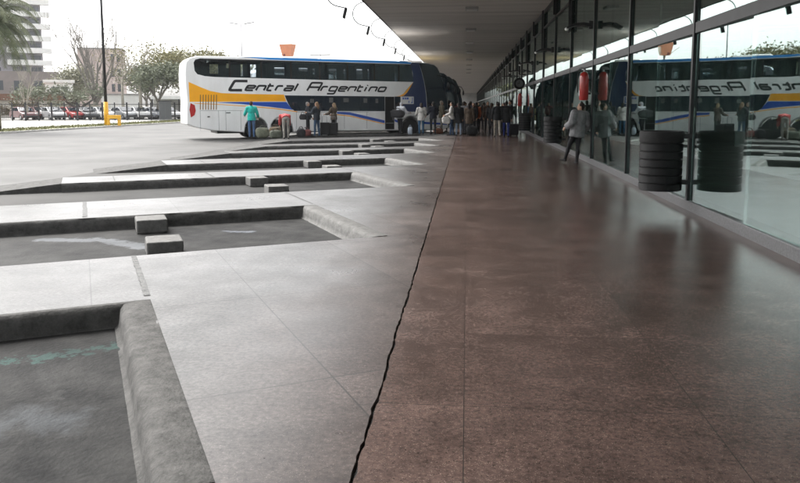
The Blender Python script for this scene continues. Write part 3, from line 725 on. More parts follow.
def make_bus(livery, label, full=True):
    root = empty('double_decker_bus', (0, 0, 0), 0, label, 'bus', 'double decker buses standing in the bays')
    white = livery['body']
    bo = bus_body(BW).build('body', [white, SHADE], root); autosmooth(bo, 28)
    # bands of colour
    a = MB()
    slab(a, [(-12.36, 2.86), (-11.82, 2.62), (-11.34, 2.43), (-10.76, 2.32), (-9.36, 2.29), (-7.60, 2.27), (-7.48, 1.92), (-10.37, 1.90), (-12.34, 1.89)], .003)
    if livery.get('band'): a.build('upper_stripe', livery['band'], root)
    for q in ([(-11.1, 1.86), (-9.87, 1.885), (-7.47, 1.89), (-7.33, 1.70), (-7.13, 1.49), (-8.34, 1.64), (-9.87, 1.79)], [(-4.72, 1.37), (-3.98, 1.34), (-3.29, 1.19), (-1.96, .89), (-1.96, .74), (-3.3, 1.03), (-3.98, 1.2), (-4.72, 1.27)],
              [(-1.36, .95), (-1.05, .84), (-1.05, .72), (-1.36, .83)], [(.32, .80), (1.9, .70), (1.9, .60), (.32, .68)]):
        a = MB(); slab(a, q, .0045)
        if livery.get('band2'): a.build('lower_stripe', livery['band2'], root)
    a = MB(); slab(a, [(-12.1, 1.83), (-10.77, 1.77), (-9.37, 1.68), (-8.08, 1.58), (-6.9, 1.40), (-6.9, 1.36), (-8.08, 1.53), (-9.37, 1.64), (-10.77, 1.74), (-12.1, 1.80)], .003)
    slab(a, [(-4.72, 1.25), (-3.98, 1.17), (-1.96, .72), (-1.96, .68), (-3.98, 1.12), (-4.72, 1.2)], .003)
    if livery.get('line'): a.build('pinstripe', livery['line'], root)
    # dark front: navy pillar and wrap-round windscreen
    a = MB(); slab(a, [(-.40, 3.975), (-.30, 4.085), (.12, 4.075), (.30, 3.5), (.45, 2.95), (.56, 2.33), (.62, 1.55), (.60, 1.36), (-.95, 1.36), (-.95, 2.21), (-.62, 2.6), (-.22, 3.0), (-.26, 3.5)], .006)
    a.build('front_pillar', livery['pillar'], root)
    a = MB(); slab(a, [(.125, 4.075), (.5, 4.065), (1.04, 3.97), (1.25, 3.83), (1.47, 3.45), (1.67, 2.94), (1.88, 2.2), (1.96, 1.5), (1.62, 1.38), (.625, 1.36), (.645, 1.55), (.59, 2.33), (.475, 2.95), (.325, 3.5)], .006)
    pr = [(2.04, 1.2), (2.024, 1.4), (1.924, 2.2), (1.704, 2.95), (1.504, 3.46), (1.285, 3.85), (1.055, 4.0)]
    fr = []
    for i, (x, z) in enumerate(pr):
        for yy in (.06, BW - .06): fr.append((x + .008, yy, z + .004))
    a.add(fr, [(2 * i, 2 * i + 1, 2 * i + 3, 2 * i + 2) for i in range(len(pr) - 1)])
    a.build('windscreen', BLUEGLASS, root)
    a = MB(); slab(a, [(-9.8, 4.152), (-9.0, 4.09), (-8.3, 4.035), (-.40, 4.0), (-.33, 4.075), (-.73, 4.132)], .004, .03)
    if livery.get('roofline'): a.build('roof_band', livery['roofline'], root)
    # lower windows
    a = MB(); slab(a, [(-7.56, 2.23), (-7.39, 1.82), (-7.24, 1.58), (-7.05, 1.43), (-1.95, 1.40), (-1.95, 2.20)], .007); slab(a, [(-1.36, 2.20), (-1.0, 2.2), (-1.0, 1.40), (-1.36, 1.40)], .007)
    lw = a.build('lower_window', BLUEGLASS, root)
    for x in (-6.1, -4.75, -3.4): a = MB(); a.box((x - .012, -.010, 1.41), (x + .012, -.0075, 2.2)); a.build('divider', M['black'], lw)
    if full:
        glimpse_mat = mat('painted sky glimpse', (.10, .10, .095), .8, var=.3, scale=9)  # pale patches painted on the glass for daylight seen through it
        for x, z, w_, h_ in ((-5.15, 1.86, .22, .26), (-4.35, 1.88, .3, .22), (-6.2, 1.85, .2, .2), (-3.2, 1.85, .22, .24), (-2.5, 1.84, .16, .24)): a = MB(); a.box((x, -.0095, z), (x + w_, -.0078, z + h_)); a.build('sky_glimpse', glimpse_mat, lw)
    # door recess
    a = MB(); slab(a, [(-1.93, .40), (-1.38, .40), (-1.38, 2.19), (-1.93, 2.19)], .008); d = a.build('door', livery.get('door', M['black']), root)
    a = MB(); a.box((-1.88, -.014, .72), (-1.43, -.0085, .76)); a.tube([(-1.47, -.035, .9), (-1.47, -.035, 1.5)], .014, 6); a.build('grab_rail', M['steel'], d)
    # upper glazing, curtains and seats inside
    a = MB(); vs = [(x, .012, z) for x, z in WIN_UP]; a.prism([(x, z) for x, z in WIN_UP], -.02, -.012, 0, SIDE); a.build('upper_window', TINT, root)
    a = MB()
    for x in (-10.35, -8.75, -7.2, -5.65, -4.1, -2.55, -1.1): a.box((x - .045, .004, 3.02), (x + .045, .011, 4.01))
    a.box((-12.0, .004, 3.935), (-.34, .0105, 4.005)); a.build('window_pillar', M['black'], root)
    a = MB()
    gaps = [(-11.45, -11.0, 3.25, 3.72), (-10.62, -10.42, 3.55, 3.78), (-9.9, -9.78, 3.15, 3.75), (-9.4, -9.1, 3.1, 3.75), (-8.15, -7.6, 3.15, 3.62), (-6.85, -6.35, 3.45, 3.62), (-6.1, -5.98, 3.3, 3.6), (-5.2, -4.75, 3.08, 3.6), (-4.38, -4.26, 3.1, 3.6), (-3.62, -3.28, 3.1, 3.62), (-2.98, -2.90, 3.1, 3.62)] if full else []
    x = -12.1; yb = BW - .12; k = 0
    for g0, g1, z0, z1 in gaps:
        sh_ = .50 + (g0 + 11.5) * .055; g0 += sh_; g1 += sh_; z0 += .13; z1 = min(4.0, z1 + .15)
        a.box((x, yb, 3.0), (g0, yb + .03 + .004 * (k % 2), 4.03)); a.box((g0, yb, 3.0), (g1, yb + .03, z0)); a.box((g0, yb, z1), (g1, yb + .03, 4.03)); x = g1; k += 1
    a.box((x, yb, 3.0), (-.3, yb + .03, 4.03))
    a.build('curtain', SHADE, root)
    # wheels
    for wx in WHEELS:
        t = MB(); t.lathe([(.30, -.02), (.44, -.02), (.49, .03), (.49, .24), (.44, .29), (.30, .29)], 28, 0, Matrix.Translation((wx, .05, .49)) @ Matrix.Rotation(R(-90), 4, 'X')); w_ = autosmooth(t.build('wheel', M['tyre'], root), 30)
        t = MB(); t.lathe([(.02, .02), (.10, .0), (.12, .05), (.24, .06), (.29, .0), (.31, .02), (.31, .1)], 24, 0, Matrix.Translation((wx, .045, .49)) @ Matrix.Rotation(R(-90), 4, 'X')); autosmooth(t.build('rim', M['rim'], w_), 30)
        t = MB(); t.lathe([(.02, .0), (.49, .0), (.49, .3), (.02, .3)], 24, 0, Matrix.Translation((wx, BW - .36, .49)) @ Matrix.Rotation(R(-90), 4, 'X')); autosmooth(t.build('wheel', M['tyre'], root), 30)
    # dark floor pan seen under the skirt
    t = MB(); t.box((-11.0, .25, .30), (1.7, BW - .25, .62)); t.build('underframe', M['black'], root)
    # rear lamps, vents, hatches
    t = MB(); slab(t, [(-12.30, 1.83), (-12.10, 1.72), (-12.06, 1.45), (-12.12, 1.24), (-12.30, 1.12), (-12.36, 1.5)], .012, .05); t.build('tail_light', M['redlens'], root)
    t = MB()
    for q in range(7): x = -11.86 + q * .13; slab(t, [(x, 1.50), (x + .045, 1.50), (x + .075, 2.24), (x + .03, 2.24)], .006)
    t.build('vent', mat('vent slot', (.25, .13, .03), .7), root)
    gapm = mat('panel gap', (.16, .16, .16), .7)
    for xs, z in (((-11.85, -10.95, -10.6, -9.85), 1.45), ((-6.95, -5.6, -4.3, -3.0), 1.36)):
        t = MB()
        for x0 in xs: ribbon(t, [(x0, .46), (x0, z)], .016, -.0015)
        ribbon(t, [(xs[0] - .01, z), (xs[-1] + .1, z)], .014, -.0012); t.build('hatch_joint', gapm, root)
    t = MB(); t.box((-10.58, -.02, 1.33), (-10.36, -.002, 1.37)); t.box((-11.5, -.02, 1.13), (-11.38, -.002, 1.18)); t.build('hatch_handle', M['black'], root)
    t = MB(); t.tube([(1.25, -.02, 3.4), (1.7, -.22, 3.3), (1.85, -.26, 3.0)], .03, 8); t.ball((1.86, -.27, 2.8), (.07, .13, .24)); t.build('mirror', M['black'], root, True)
    t = MB(); t.box((.5, .35, 4.06), (-.9, BW - .35, 4.2)); t.box((-7.5, .5, 4.12), (-5.6, BW - .5, 4.26)); t.build('roof_unit', white, root, bevel=.05)
    return root
wbody = mat('coach white', (.90, .90, .89), .3, scale=1.3, col2=(.78, .775, .755), stretch=(1, 1, .35), coat=.4, detail=9)
bus = make_bus({'body': wbody, 'band': M['orangepaint'], 'band2': M['bluepaint'], 'line': M['orangepaint'], 'pillar': M['navy'], 'roofline': M['cyanpaint']}, 'white double decker coach with orange and blue bands and large black lettering')
a = MB(); lettering(a, 'Central', -10.40, -6.80, 2.475, .235, .46, .098, .62, -.004); a.build('lettering', INK, bus); a = MB(); lettering(a, 'Argentino', -6.36, -1.84, 2.475, .225, .42, .088, .62, -.004)
a.build('lettering', INK, bus)
a = MB(); slab(a, [(-.24, 2.99), (-.60, 2.60), (-.82, 2.36), (-1.05, 2.24), (-1.27, 2.21), (-.97, 2.205), (-.80, 2.25), (-.60, 2.42), (-.40, 2.72)], .0085); a.build('swoosh', M['orangepaint'], bus)
rb = MB(); slab(rb, [(-.95, 1.79), (-.20, 1.79), (-.20, 2.20), (-.95, 2.20)], .016); rbo = rb.build('route_board', M['white'], bus)
a = MB()
for x0, x1, z0, z1 in ((-.88, -.80, 2.04, 2.15), (-.77, -.72, 2.04, 2.15), (-.70, -.64, 2.04, 2.15), (-.62, -.52, 2.04, 2.15), (-.30, -.26, 1.84, 2.15), (-.52, -.47, 1.84, 1.97), (-.36, -.28, 1.84, 1.9)): a.box((x0, -.0185, z0), (x1, -.0165, z1))
a.build('board_marks', M['bluepaint'], rbo)
def set_bus(o, front): o.location = (front[0], front[1], -.17); o.rotation_euler = (0, 0, R(90) - BAY)
set_bus(bus, (-2.8, 40.55))
# other coaches in the bays beyond
liv = [({'body': paint((.06, .06, .065)), 'pillar': M['white'], 'band': paint((.45, .44, .42))}, 'dark grey double decker coach standing in the second bay beyond the lettered coach'),
       ({'body': paint((.72, .71, .68)), 'pillar': M['navy'], 'band': paint((.35, .02, .02))}, 'white double decker coach with a maroon band, third bay beyond the lettered coach'),
       ({'body': paint((.60, .48, .22)), 'pillar': M['black'], 'band': paint((.30, .12, .03))}, 'tan double decker coach standing farthest along the concourse')]
for k, (lv, lab) in enumerate(liv):
    o = make_bus(lv, lab, False); set_bus(o, (-2.6 + .25 * k, 40.55 + 5.6 * (k + 2)))

# ------------------------------------------------------------------ people
def cone(mb, p0, p1, r0, r1, flat=1.0, n_=10):
    mb.tube([p0, p1], [r0, r1], n_); mb.ball(p0, r0, 10, 6); mb.ball(p1, r1, 10, 6)
def rotx(v, a): return Vector((v.x, v.y * math.cos(a) - v.z * math.sin(a), v.y * math.sin(a) + v.z * math.cos(a)))
def rotz(v, a): return Vector((v.x * math.cos(a) - v.y * math.sin(a), v.x * math.sin(a) + v.y * math.cos(a), v.z))
def joints(h, lean=0, legs=((0, 0), (0, 0)), arms=((0, 8, 10), (0, 8, 10)), turn=0, nod=0, spread=.055):
    """standing figure facing +Y; legs: (thigh swing, knee bend) degrees; arms: (swing, out, elbow) degrees"""
    J = {}; t = Vector((0, math.sin(R(lean)), math.cos(R(lean))))
    fz = []
    for s, (sw, kb_) in zip((-1, 1), legs): fz.append(.245 * h * math.cos(R(sw)) + .245 * h * math.cos(R(sw - kb_)) + .035 * h)
    hipz = max(fz)
    pel = Vector((0, 0, hipz + .02 * h)); J['pel'] = pel
    J['waist'] = pel + t * .10 * h; J['chest'] = pel + t * .20 * h; J['neck'] = pel + t * .305 * h
    hd = rotx(t, -R(nod)); J['head'] = J['neck'] + hd * .092 * h; J['hd'] = hd
    J['face'] = rotz(Vector((0, math.cos(R(lean + nod)), -math.sin(R(lean + nod)))), R(turn))
    for s, nm, (sw, kb_), (asw, ab, el) in zip((-1, 1), 'LR', legs, arms):
        hip = Vector((s * spread * h, 0, hipz)); d1 = Vector((s * .02, math.sin(R(sw)), -math.cos(R(sw)))).normalized(); kn = hip + d1 * .245 * h
        d2 = Vector((0, math.sin(R(sw - kb_)), -math.cos(R(sw - kb_)))); an = kn + d2 * .245 * h
        J[nm + 'hip'], J[nm + 'knee'], J[nm + 'ankle'] = hip, kn, an; J[nm + 'toe'] = an + Vector((s * .02 * h, .10 * h, -.018 * h))
        sh = J['neck'] - t * .025 * h + Vector((s * .108 * h, 0, 0)); J[nm + 'sh'] = sh
        u = rotx(Vector((s * math.sin(R(ab)), 0, -math.cos(R(ab)))), R(asw)); e_ = sh + u * .17 * h; J[nm + 'el'] = e_
        u2 = rotx(Vector((s * math.sin(R(ab * .4)), 0, -math.cos(R(ab * .4)))), R(asw + el)); J[nm + 'wr'] = e_ + u2 * .145 * h; J[nm + 'hdir'] = u2
    return J
def remesh(mb, vox, smooth=2):
    me = bpy.data.meshes.new('tmp'); me.from_pydata(mb.v, [], mb.f); o = bpy.data.objects.new('tmp', me); COL.objects.link(o)
    r = o.modifiers.new('r', 'REMESH'); r.mode = 'VOXEL'; r.voxel_size = vox
    s_ = o.modifiers.new('s', 'SMOOTH'); s_.factor = .5; s_.iterations = smooth
    dg = bpy.context.evaluated_depsgraph_get(); out = bpy.data.meshes.new_from_object(o.evaluated_get(dg))
    bpy.data.objects.remove(o); bpy.data.meshes.remove(me)
    return out
def person(label, loc, face, h=1.68, top=(.03, .03, .035), pants=(.02, .025, .04), shoes=(.015, .013, .012), hair=(.015, .011, .009), hairlen=0, skin='skin', jacket=True, hem=.06, vox=.0125, cap=None, skirt=None, sleeve=True, bulk=1.0, group='people waiting along the platform', **pose):
    J = joints(h, **pose); B = MB(); segs = []
    def part(a, b, ra, rb, reg): cone(B, a, b, ra * h, rb * h); segs.append((a, b, min(ra, rb) * h, reg))
    lat = Vector((1, 0, 0)); t = (J['neck'] - J['pel']).normalized(); fwd = lat.cross(t) * -1
    tm = Matrix((lat, t.cross(lat), t)).transposed()
    B.ball(J['pel'] + t * .01 * h, (.092 * h, .066 * h, .07 * h), 14, 10, 0, tm); segs.append((J['Lhip'] + t * .02 * h, J['Rhip'] + t * .02 * h, .06 * h, 'pants'))
    B.ball(J['waist'], (.082 * h, .060 * h, .08 * h), 14, 10, 0, tm); segs.append((J['waist'], J['chest'], .07 * h, 'top'))
    B.ball(J['chest'] + t * .015 * h, (.098 * h, .068 * h, .10 * h), 14, 10, 0, tm)
    cone(B, J['Lsh'] + Vector((.02 * h, 0, 0)), J['Rsh'] - Vector((.02 * h, 0, 0)), .043 * h, .043 * h); segs.append((J['Lsh'], J['Rsh'], .05 * h, 'top'))
    part(J['neck'] - t * .02 * h, J['head'] - J['hd'] * .02 * h, .036, .031, 'skin')
    for s_, q in ((-1, 'L'), (1, 'R')):
        part(J[q + 'hip'], J[q + 'knee'], .054, .036, 'pants'); part(J[q + 'knee'], J[q + 'ankle'], .036, .024, 'pants')
        B.ball(J[q + 'ankle'] * .45 + J[q + 'knee'] * .55 + Vector((0, -.008 * h, .03 * h)), (.034 * h, .037 * h, .07 * h))
        part(J[q + 'ankle'] + Vector((0, -.012 * h, -.012 * h)), J[q + 'toe'], .026, .019, 'shoes')
        part(J[q + 'sh'], J[q + 'el'], .036, .028, 'top'); part(J[q + 'el'], J[q + 'wr'], .028, .019, 'top')
        # hand: palm, four fingers that curl, thumb from the side of the palm
        d = J[q + 'hdir'].normalized(); side = Vector((0, 1, 0)); side = (side - d * side.dot(d)); side = side.normalized() if side.length > .1 else Vector((0, 0, 1)); nrm = d.cross(side) * s_
        pc = J[q + 'wr'] + d * .028 * h
        part(J[q + 'wr'], J[q + 'wr'] + d * .045 * h, .015, .017, 'skin'); B.ball(J[q + 'wr'] + d * .045 * h + side * .008 * h, (.016 * h, .018 * h, .02 * h))
        for f_, ln in enumerate((.040, .046, .043, .034)):
            b0 = J[q + 'wr'] + d * .056 * h + side * (.017 - f_ * .0115) * h; b1 = b0 + (d * .85 - nrm * .35).normalized() * ln * .55 * h; b2 = b1 + (d * .5 - nrm * .8).normalized() * ln * .5 * h
            part(b0, b1, .0063, .0058, 'skin'); part(b1, b2, .0058, .005, 'skin')
        th0 = pc + side * .012 * h; th1 = th0 + (d * .7 + side * .7).normalized() * .026 * h; part(th0, th1, .0075, .0065, 'skin'); part(th1, th1 + (d * .95 - nrm * .3).normalized() * .02 * h, .0065, .0055, 'skin')
    # head with brow, nose, chin, ears
    F_ = J['face']; up = J['hd'] - F_ * J['hd'].dot(F_); up.normalize(); sd = F_.cross(up); hm = Matrix((sd, F_, up)).transposed(); hc = J['head']
    B.ball(hc + up * .006 * h, (.043 * h, .053 * h, .062 * h), 16, 12, 0, hm); B.ball(hc - up * .034 * h + F_ * .014 * h, (.032 * h, .036 * h, .034 * h), 12, 8, 0, hm)
    cone(B, hc + F_ * .047 * h + up * .004 * h, hc + F_ * .060 * h - up * .016 * h, .005 * h, .009 * h); cone(B, hc + F_ * .046 * h - sd * .022 * h + up * .014 * h, hc + F_ * .046 * h + sd * .022 * h + up * .014 * h, .007 * h, .007 * h)
    for s_ in (-1, 1): B.ball(hc + sd * s_ * .044 * h - up * .006 * h, (.006 * h, .012 * h, .018 * h), 8, 6, 0, hm)
    cone(B, hc + F_ * .044 * h - sd * .013 * h - up * .034 * h, hc + F_ * .044 * h + sd * .013 * h - up * .034 * h, .006 * h, .006 * h)
    segs.append((hc - up * .05 * h, hc + up * .05 * h, .05 * h, 'skin'))
    me = remesh(B, vox)
    root = bpy.data.objects.new('person', me); COL.objects.link(root)
    sk = M[skin]; mats = {'skin': sk, 'top': cloth(top), 'pants': cloth(pants), 'shoes': cloth(shoes)}; order = ['skin', 'top', 'pants', 'shoes']
    for k in order: me.materials.append(mats[k])
    S = [(a, b - a, (b - a).length_squared, r, order.index(g_)) for a, b, r, g_ in segs]
    mi = []
    for p in me.polygons:
        c_ = p.center; best = 9; bi = 0
        for a, ab, l2, r, g_ in S:
            tt = 0 if l2 < 1e-9 else max(0, min(1, (c_ - a).dot(ab) / l2)); dd = (c_ - a - ab * tt).length - r
            if dd < best: best = dd; bi = g_
        mi.append(bi)
    me.polygons.foreach_set('material_index', mi); me.polygons.foreach_set('use_smooth', [True] * len(me.polygons)); me.update()
    root.location = loc; root.rotation_euler = (0, 0, face)
    tag(root, label, 'person', group)
    if jacket:
        K = MB(); g_ = .013 * h * bulk
        K.ball(J['chest'] + t * .01 * h, (.098 * h + g_, .070 * h + g_, .105 * h + g_), 16, 10, 0, tm); K.ball(J['waist'], (.086 * h + g_, .066 * h + g_, .09 * h), 16, 10, 0, tm)
        bot = J['pel'] - t * hem * h
        pts = [J['waist'], J['pel'] + t * .02 * h, bot]; K.tube(pts, [.070 * h + g_, .078 * h + g_, .080 * h + g_ * 1.3], 16)
        for q in 'LR':
            sx_ = 1 if q == 'R' else -1
            K.tube([J['waist'] + Vector((sx_ * .03 * h, 0, 0)), J['pel'] + Vector((sx_ * .035 * h, 0, 0)), bot + Vector((sx_ * .036 * h, 0, 0))], [.062 * h + g_, .066 * h + g_, .068 * h + g_], 14)
        cone(K, J['Lsh'], J['Rsh'], .046 * h + g_ * .5, .046 * h + g_ * .5); cone(K, J['neck'] - t * .02 * h, J['neck'] + t * .012 * h, .05 * h, .044 * h)
        for q in 'LR':
            if sleeve:
                cone(K, J[q + 'sh'], J[q + 'el'], .038 * h + g_, .031 * h + g_); K.tube([J[q + 'el'], J[q + 'el'].lerp(J[q + 'wr'], .96)], [.031 * h + g_, .023 * h + g_], 12)
            else: cone(K, J[q + 'sh'], J[q + 'sh'].lerp(J[q + 'el'], .6), .038 * h + g_, .036 * h + g_)
        jm = remesh(K, vox * 1.2, 3)
        for v_ in jm.vertices:
            d_ = mnoise.noise(v_.co * 9 + Vector(loc)) * .010 + mnoise.noise(v_.co * 24 + Vector(loc)) * .004; v_.co += v_.normal * d_
        jm.materials.append(cloth(top)); jm.polygons.foreach_set('use_smooth', [True] * len(jm.polygons)); jo = bpy.data.objects.new('jacket', jm); COL.objects.link(jo); jo.parent = root
    if skirt:
        K = MB(); K.tube([J['pel'] + t * .07 * h, J['pel'] - Vector((0, 0, .05 * h)), J['pel'] - Vector((0, 0, .30 * h))], [.075 * h, .098 * h, .125 * h], 20); K.build('skirt', cloth(skirt), root, True)
    # hair
    K = MB(); K.ball(hc + up * .016 * h - F_ * .010 * h, (.048 * h, .054 * h, .058 * h), 16, 12, 0, hm)
    K.ball(hc - F_ * .028 * h - up * .012 * h, (.043 * h, .03 * h, .045 * h), 12, 8, 0, hm)
    if hairlen: K.tube([hc - F_ * .028 * h, hc - F_ * .046 * h - up * .06 * h, hc - F_ * .05 * h - up * (.06 + hairlen) * h], [.045 * h, .048 * h, .03 * h], 12)
    hm_ = remesh(K, vox, 2)
    for v_ in hm_.vertices: v_.co += v_.normal * (mnoise.noise(v_.co * 40) * .006)
    hm_.materials.append(cloth(hair)); hm_.polygons.foreach_set('use_smooth', [True] * len(hm_.polygons)); ho = bpy.data.objects.new('hair', hm_); COL.objects.link(ho); ho.parent = root
    if cap:
        K = MB(); K.ball(hc + up * .030 * h - F_ * .004 * h, (.051 * h, .060 * h, .046 * h), 14, 10, 0, hm); K.ball(hc + up * .026 * h + F_ * .06 * h, (.036 * h, .036 * h, .006 * h), 12, 6, 0, hm); K.build('cap', cloth(cap), root, True)
    # eyes
    K = MB()
    for s_ in (-1, 1): K.ball(hc + F_ * .049 * h + sd * s_ * .017 * h + up * .002 * h, (.0055 * h, .004 * h, .004 * h), 8, 6, 0, hm)
    K.build('eyes', M['black'], root, True)
    return root, J
def wpt(root, v): return Matrix.Translation(root.location) @ Matrix.Rotation(root.rotation_euler.z, 4, 'Z') @ v

CAMDIR = lambda x, y_: math.atan2(x, -y_)              # heading that turns a figure's front towards the camera
NAT = (0, 8, 12)
# by the coach
p, J = person('man in a turquoise jacket and blue jeans, seen from behind by the rear wheels', (-10.2, 33.6, 0), R(14), 1.72, (.015, .40, .34), (.05, .10, .20), hair=(.05, .02, .012), arms=((18, 22, 55), (12, 18, 40)), legs=((4, 2), (-3, 0)), turn=-25, nod=8)
p, J = person('person in grey trousers and a red top bending over bags by the rear wheels', (-8.33, 32.8, 0), R(20), 1.74, (.40, .05, .05), (.24, .225, .20), hair=(.02, .018, .016), lean=78, legs=((-6, 4), (4, 4)), arms=((35, 4, 10), (25, 6, 20)), nod=20, hem=.02, cap=(.04, .045, .05))
p, J = person('grey haired man in a dark jacket with a shoulder bag, beside the woman in jeans', (-8.10, 36.4, 0), R(-80), 1.70, (.02, .022, .028), (.015, .015, .02), hair=(.25, .22, .2), arms=((25, 10, 60), (10, 10, 30)), legs=((5, 2), (-5, 2)))
bald = p
p, J = person('long haired woman in a dark jacket and blue jeans talking to the grey haired man', (-7.45, 35.5, 0), R(65), 1.70, (.014, .02, .028), (.035, .075, .14), hair=(.16, .09, .045), hairlen=.09, arms=((28, 12, 70), (8, 12, 50)), legs=((6, 3), (-4, 2)))
p, J = person('woman in a brown jacket holding a black suitcase upright in front of her', (-6.86, 37.0, 0), R(60), 1.66, (.10, .075, .055), (.018, .016, .016), hair=(.24, .17, .10), hairlen=.05, arms=((30, 8, 50), (22, 8, 55)))
p, J = person('man in a white shirt carrying a big dark duffel bag at the coach door', (-3.6, 39.0, 0), R(-28), 1.72, (.62, .63, .66), (.012, .012, .015), hair=(.5, .5, .52), arms=((20, 14, 70), (26, 22, 60)), nod=12, lean=8, legs=((8, 4), (-6, 6)))
p, J = person('woman in a white jacket and blue jeans, seen from behind near the coach front', (-2.42, 38.5, 0), R(8), 1.66, (.55, .53, .50), (.04, .11, .20), hair=(.02, .013, .01), hairlen=.03, arms=((14, 14, 60), (10, 12, 50)), hem=.10)
ppl = [  # label, x, y, facing, height, top, pants, extra
    ('man all in navy standing with his back to us right of the woman in white', -1.79, 38.5, 12, 1.72, (.008, .010, .018), (.008, .009, .014), dict(arms=((12, 12, 60), (12, 12, 60)))),
    ('man in an olive jacket and pale trousers facing the white jacketed woman', -1.40, 40.2, -70, 1.78, (.10, .085, .055), (.20, .19, .17), dict(arms=((25, 8, 60), (5, 8, 25)), hair=(.22, .18, .14))),
    ('woman in a white jacket with a white bag and jeans, left of the dense queue', -.78, 37.3, 85, 1.70, (.55, .53, .50), (.03, .06, .12), dict(hairlen=.07, arms=((10, 10, 60), (14, 12, 30)))),
    ('person in a black coat and pale blue jeans in the queue', -.42, 37.3, 20, 1.66, (.010, .010, .012), (.20, .25, .32), dict(hairlen=.05, hem=.16)),
    ('man in a mid grey jacket in the queue behind the pale jeans', -.15, 39.2, -35, 1.74, (.11, .11, .115), (.03, .03, .036), dict()),
    ('person in a light brown parka at the right end of the queue', .12, 38.0, -10, 1.64, (.12, .085, .06), (.03, .03, .035), dict(hem=.18, hairlen=.06)),
    ('tall man in black beside the dark suitcase at the end of the queue', -1.05, 42.2, 30, 1.80, (.012, .012, .014), (.015, .015, .018), dict()),
    ('person in a grey hooded top standing behind the queue', -.10, 43.0, 150, 1.70, (.06, .06, .065), (.02, .02, .025), dict()),
    ('woman in an orange red jacket and black leggings walking along the concourse', .52, 40.8, 4, 1.70, (.42, .10, .035), (.008, .008, .010), dict(legs=((12, 6), (-12, 14)), arms=((-12, 8, 20), (14, 8, 20)), hairlen=.05)),
    ('person in a pale coat far along the concourse', 1.30, 54.8, 0, 1.72, (.38, .36, .33), (.03, .03, .035), dict(legs=((10, 4), (-10, 10)))),
    ('person in a light blue jacket far along the concourse', 1.78, 50.5, 175, 1.64, (.10, .18, .36), (.02, .02, .03), dict()),
    ('man in a black jacket and beige trousers walking away along the glass wall', 1.49, 35.8, 5, 1.72, (.010, .011, .012), (.26, .23, .19), dict(legs=((14, 8), (-12, 14)))),
    ('person in a black padded coat and deep blue trousers beside the dark suitcase', 1.93, 35.8, -6, 1.74, (.008, .008, .009), (.012, .025, .14), dict(hem=.14, legs=((6, 4), (-5, 6)))),
    ('woman in a rust coloured coat farther along the glass wall', 2.25, 46.0, 170, 1.66, (.14, .045, .025), (.02, .02, .02), dict(hairlen=.07)),
    ('man in a dark green jacket far down the concourse', .95, 61.0, 180, 1.76, (.02, .035, .025), (.02, .02, .025), dict()),
    ('person in a black tracksuit far down by the glass wall', 2.55, 58.0, 10, 1.70, (.012, .012, .014), (.012, .012, .014), dict()),
    ('person in a white top far down by the coaches', -.35, 66.0, 0, 1.68, (.5, .5, .48), (.03, .04, .07), dict()),
    ('person in grey clothes walking far down the concourse middle', .30, 72.0, 180, 1.70, (.10, .10, .10), (.04, .04, .045), dict()),
    ('person in a black jacket with a red scarf standing at the queue edge', .35, 39.4, 160, 1.66, (.012, .010, .011), (.010, .010, .012), dict(hair=(.10, .02, .015), hairlen=.04)),
    ('man in a dark blue fleece between the queue and the orange jacketed woman', .22, 42.0, -40, 1.76, (.012, .020, .045), (.012, .012, .014), dict()),
    ('short person in a dark coat behind the orange jacketed woman', .85, 43.5, 20, 1.58, (.016, .015, .018), (.012, .012, .013), dict(hem=.16)),
    ('man in a brown leather jacket between the orange jacket and the glass wall', 1.15, 40.5, 190, 1.74, (.045, .024, .014), (.012, .012, .016), dict()),
    ('woman in a long black coat close behind the beige trousered man', 1.30, 38.6, -15, 1.66, (.009, .009, .010), (.010, .010, .012), dict(hem=.2, hairlen=.08)),
    ('tall man in dark grey standing close to the farthest litter bin', 2.35, 39.8, 100, 1.80, (.022, .022, .024), (.012, .012, .013), dict()),
    ('person in a dark violet jacket standing by the glass wall behind the padded coat', 2.15, 42.5, 60, 1.68, (.025, .014, .04), (.012, .012, .014), dict()),
    ('person in a maroon jacket far down beside the coaches', -.7, 56.0, 200, 1.72, (.12, .015, .02), (.02, .02, .03), dict()),
]
for i, (lab, x, y_, f_, h_, tp, pn, ex) in enumerate(ppl):
    ex = dict(ex); ex.setdefault('arms', ((6, 9, 18), (-4, 9, 16))); ex.setdefault('legs', ((4, 2), (-4, 3)))
    ex.setdefault('hair', [(.012, .009, .008), (.03, .018, .011), (.018, .013, .011)][i % 3])
    person(lab, (x, y_, 0), R(f_), h_, tp, pn, skin=['skin', 'skin2'][i % 2], vox=.0135 if y_ < 45 else .02, **ex)
# the woman leaning by the glass
wom, WJ = person('person in a loose grey jacket and black trousers leaning by the glass wall', (2.80, 19.5, 0), R(28), 1.62, (.21, .21, .215), (.010, .010, .012), hair=(.022, .013, .010), lean=2, legs=((20, 8), (-4, 6)), arms=((-20, 20, 70), (-14, 22, 60)), turn=55, hem=.10, bulk=2.3, vox=.009, spread=.045, group='people by the glass wall')

wom.rotation_mode = 'ZYX'; wom.rotation_euler = (0, R(8), R(28))

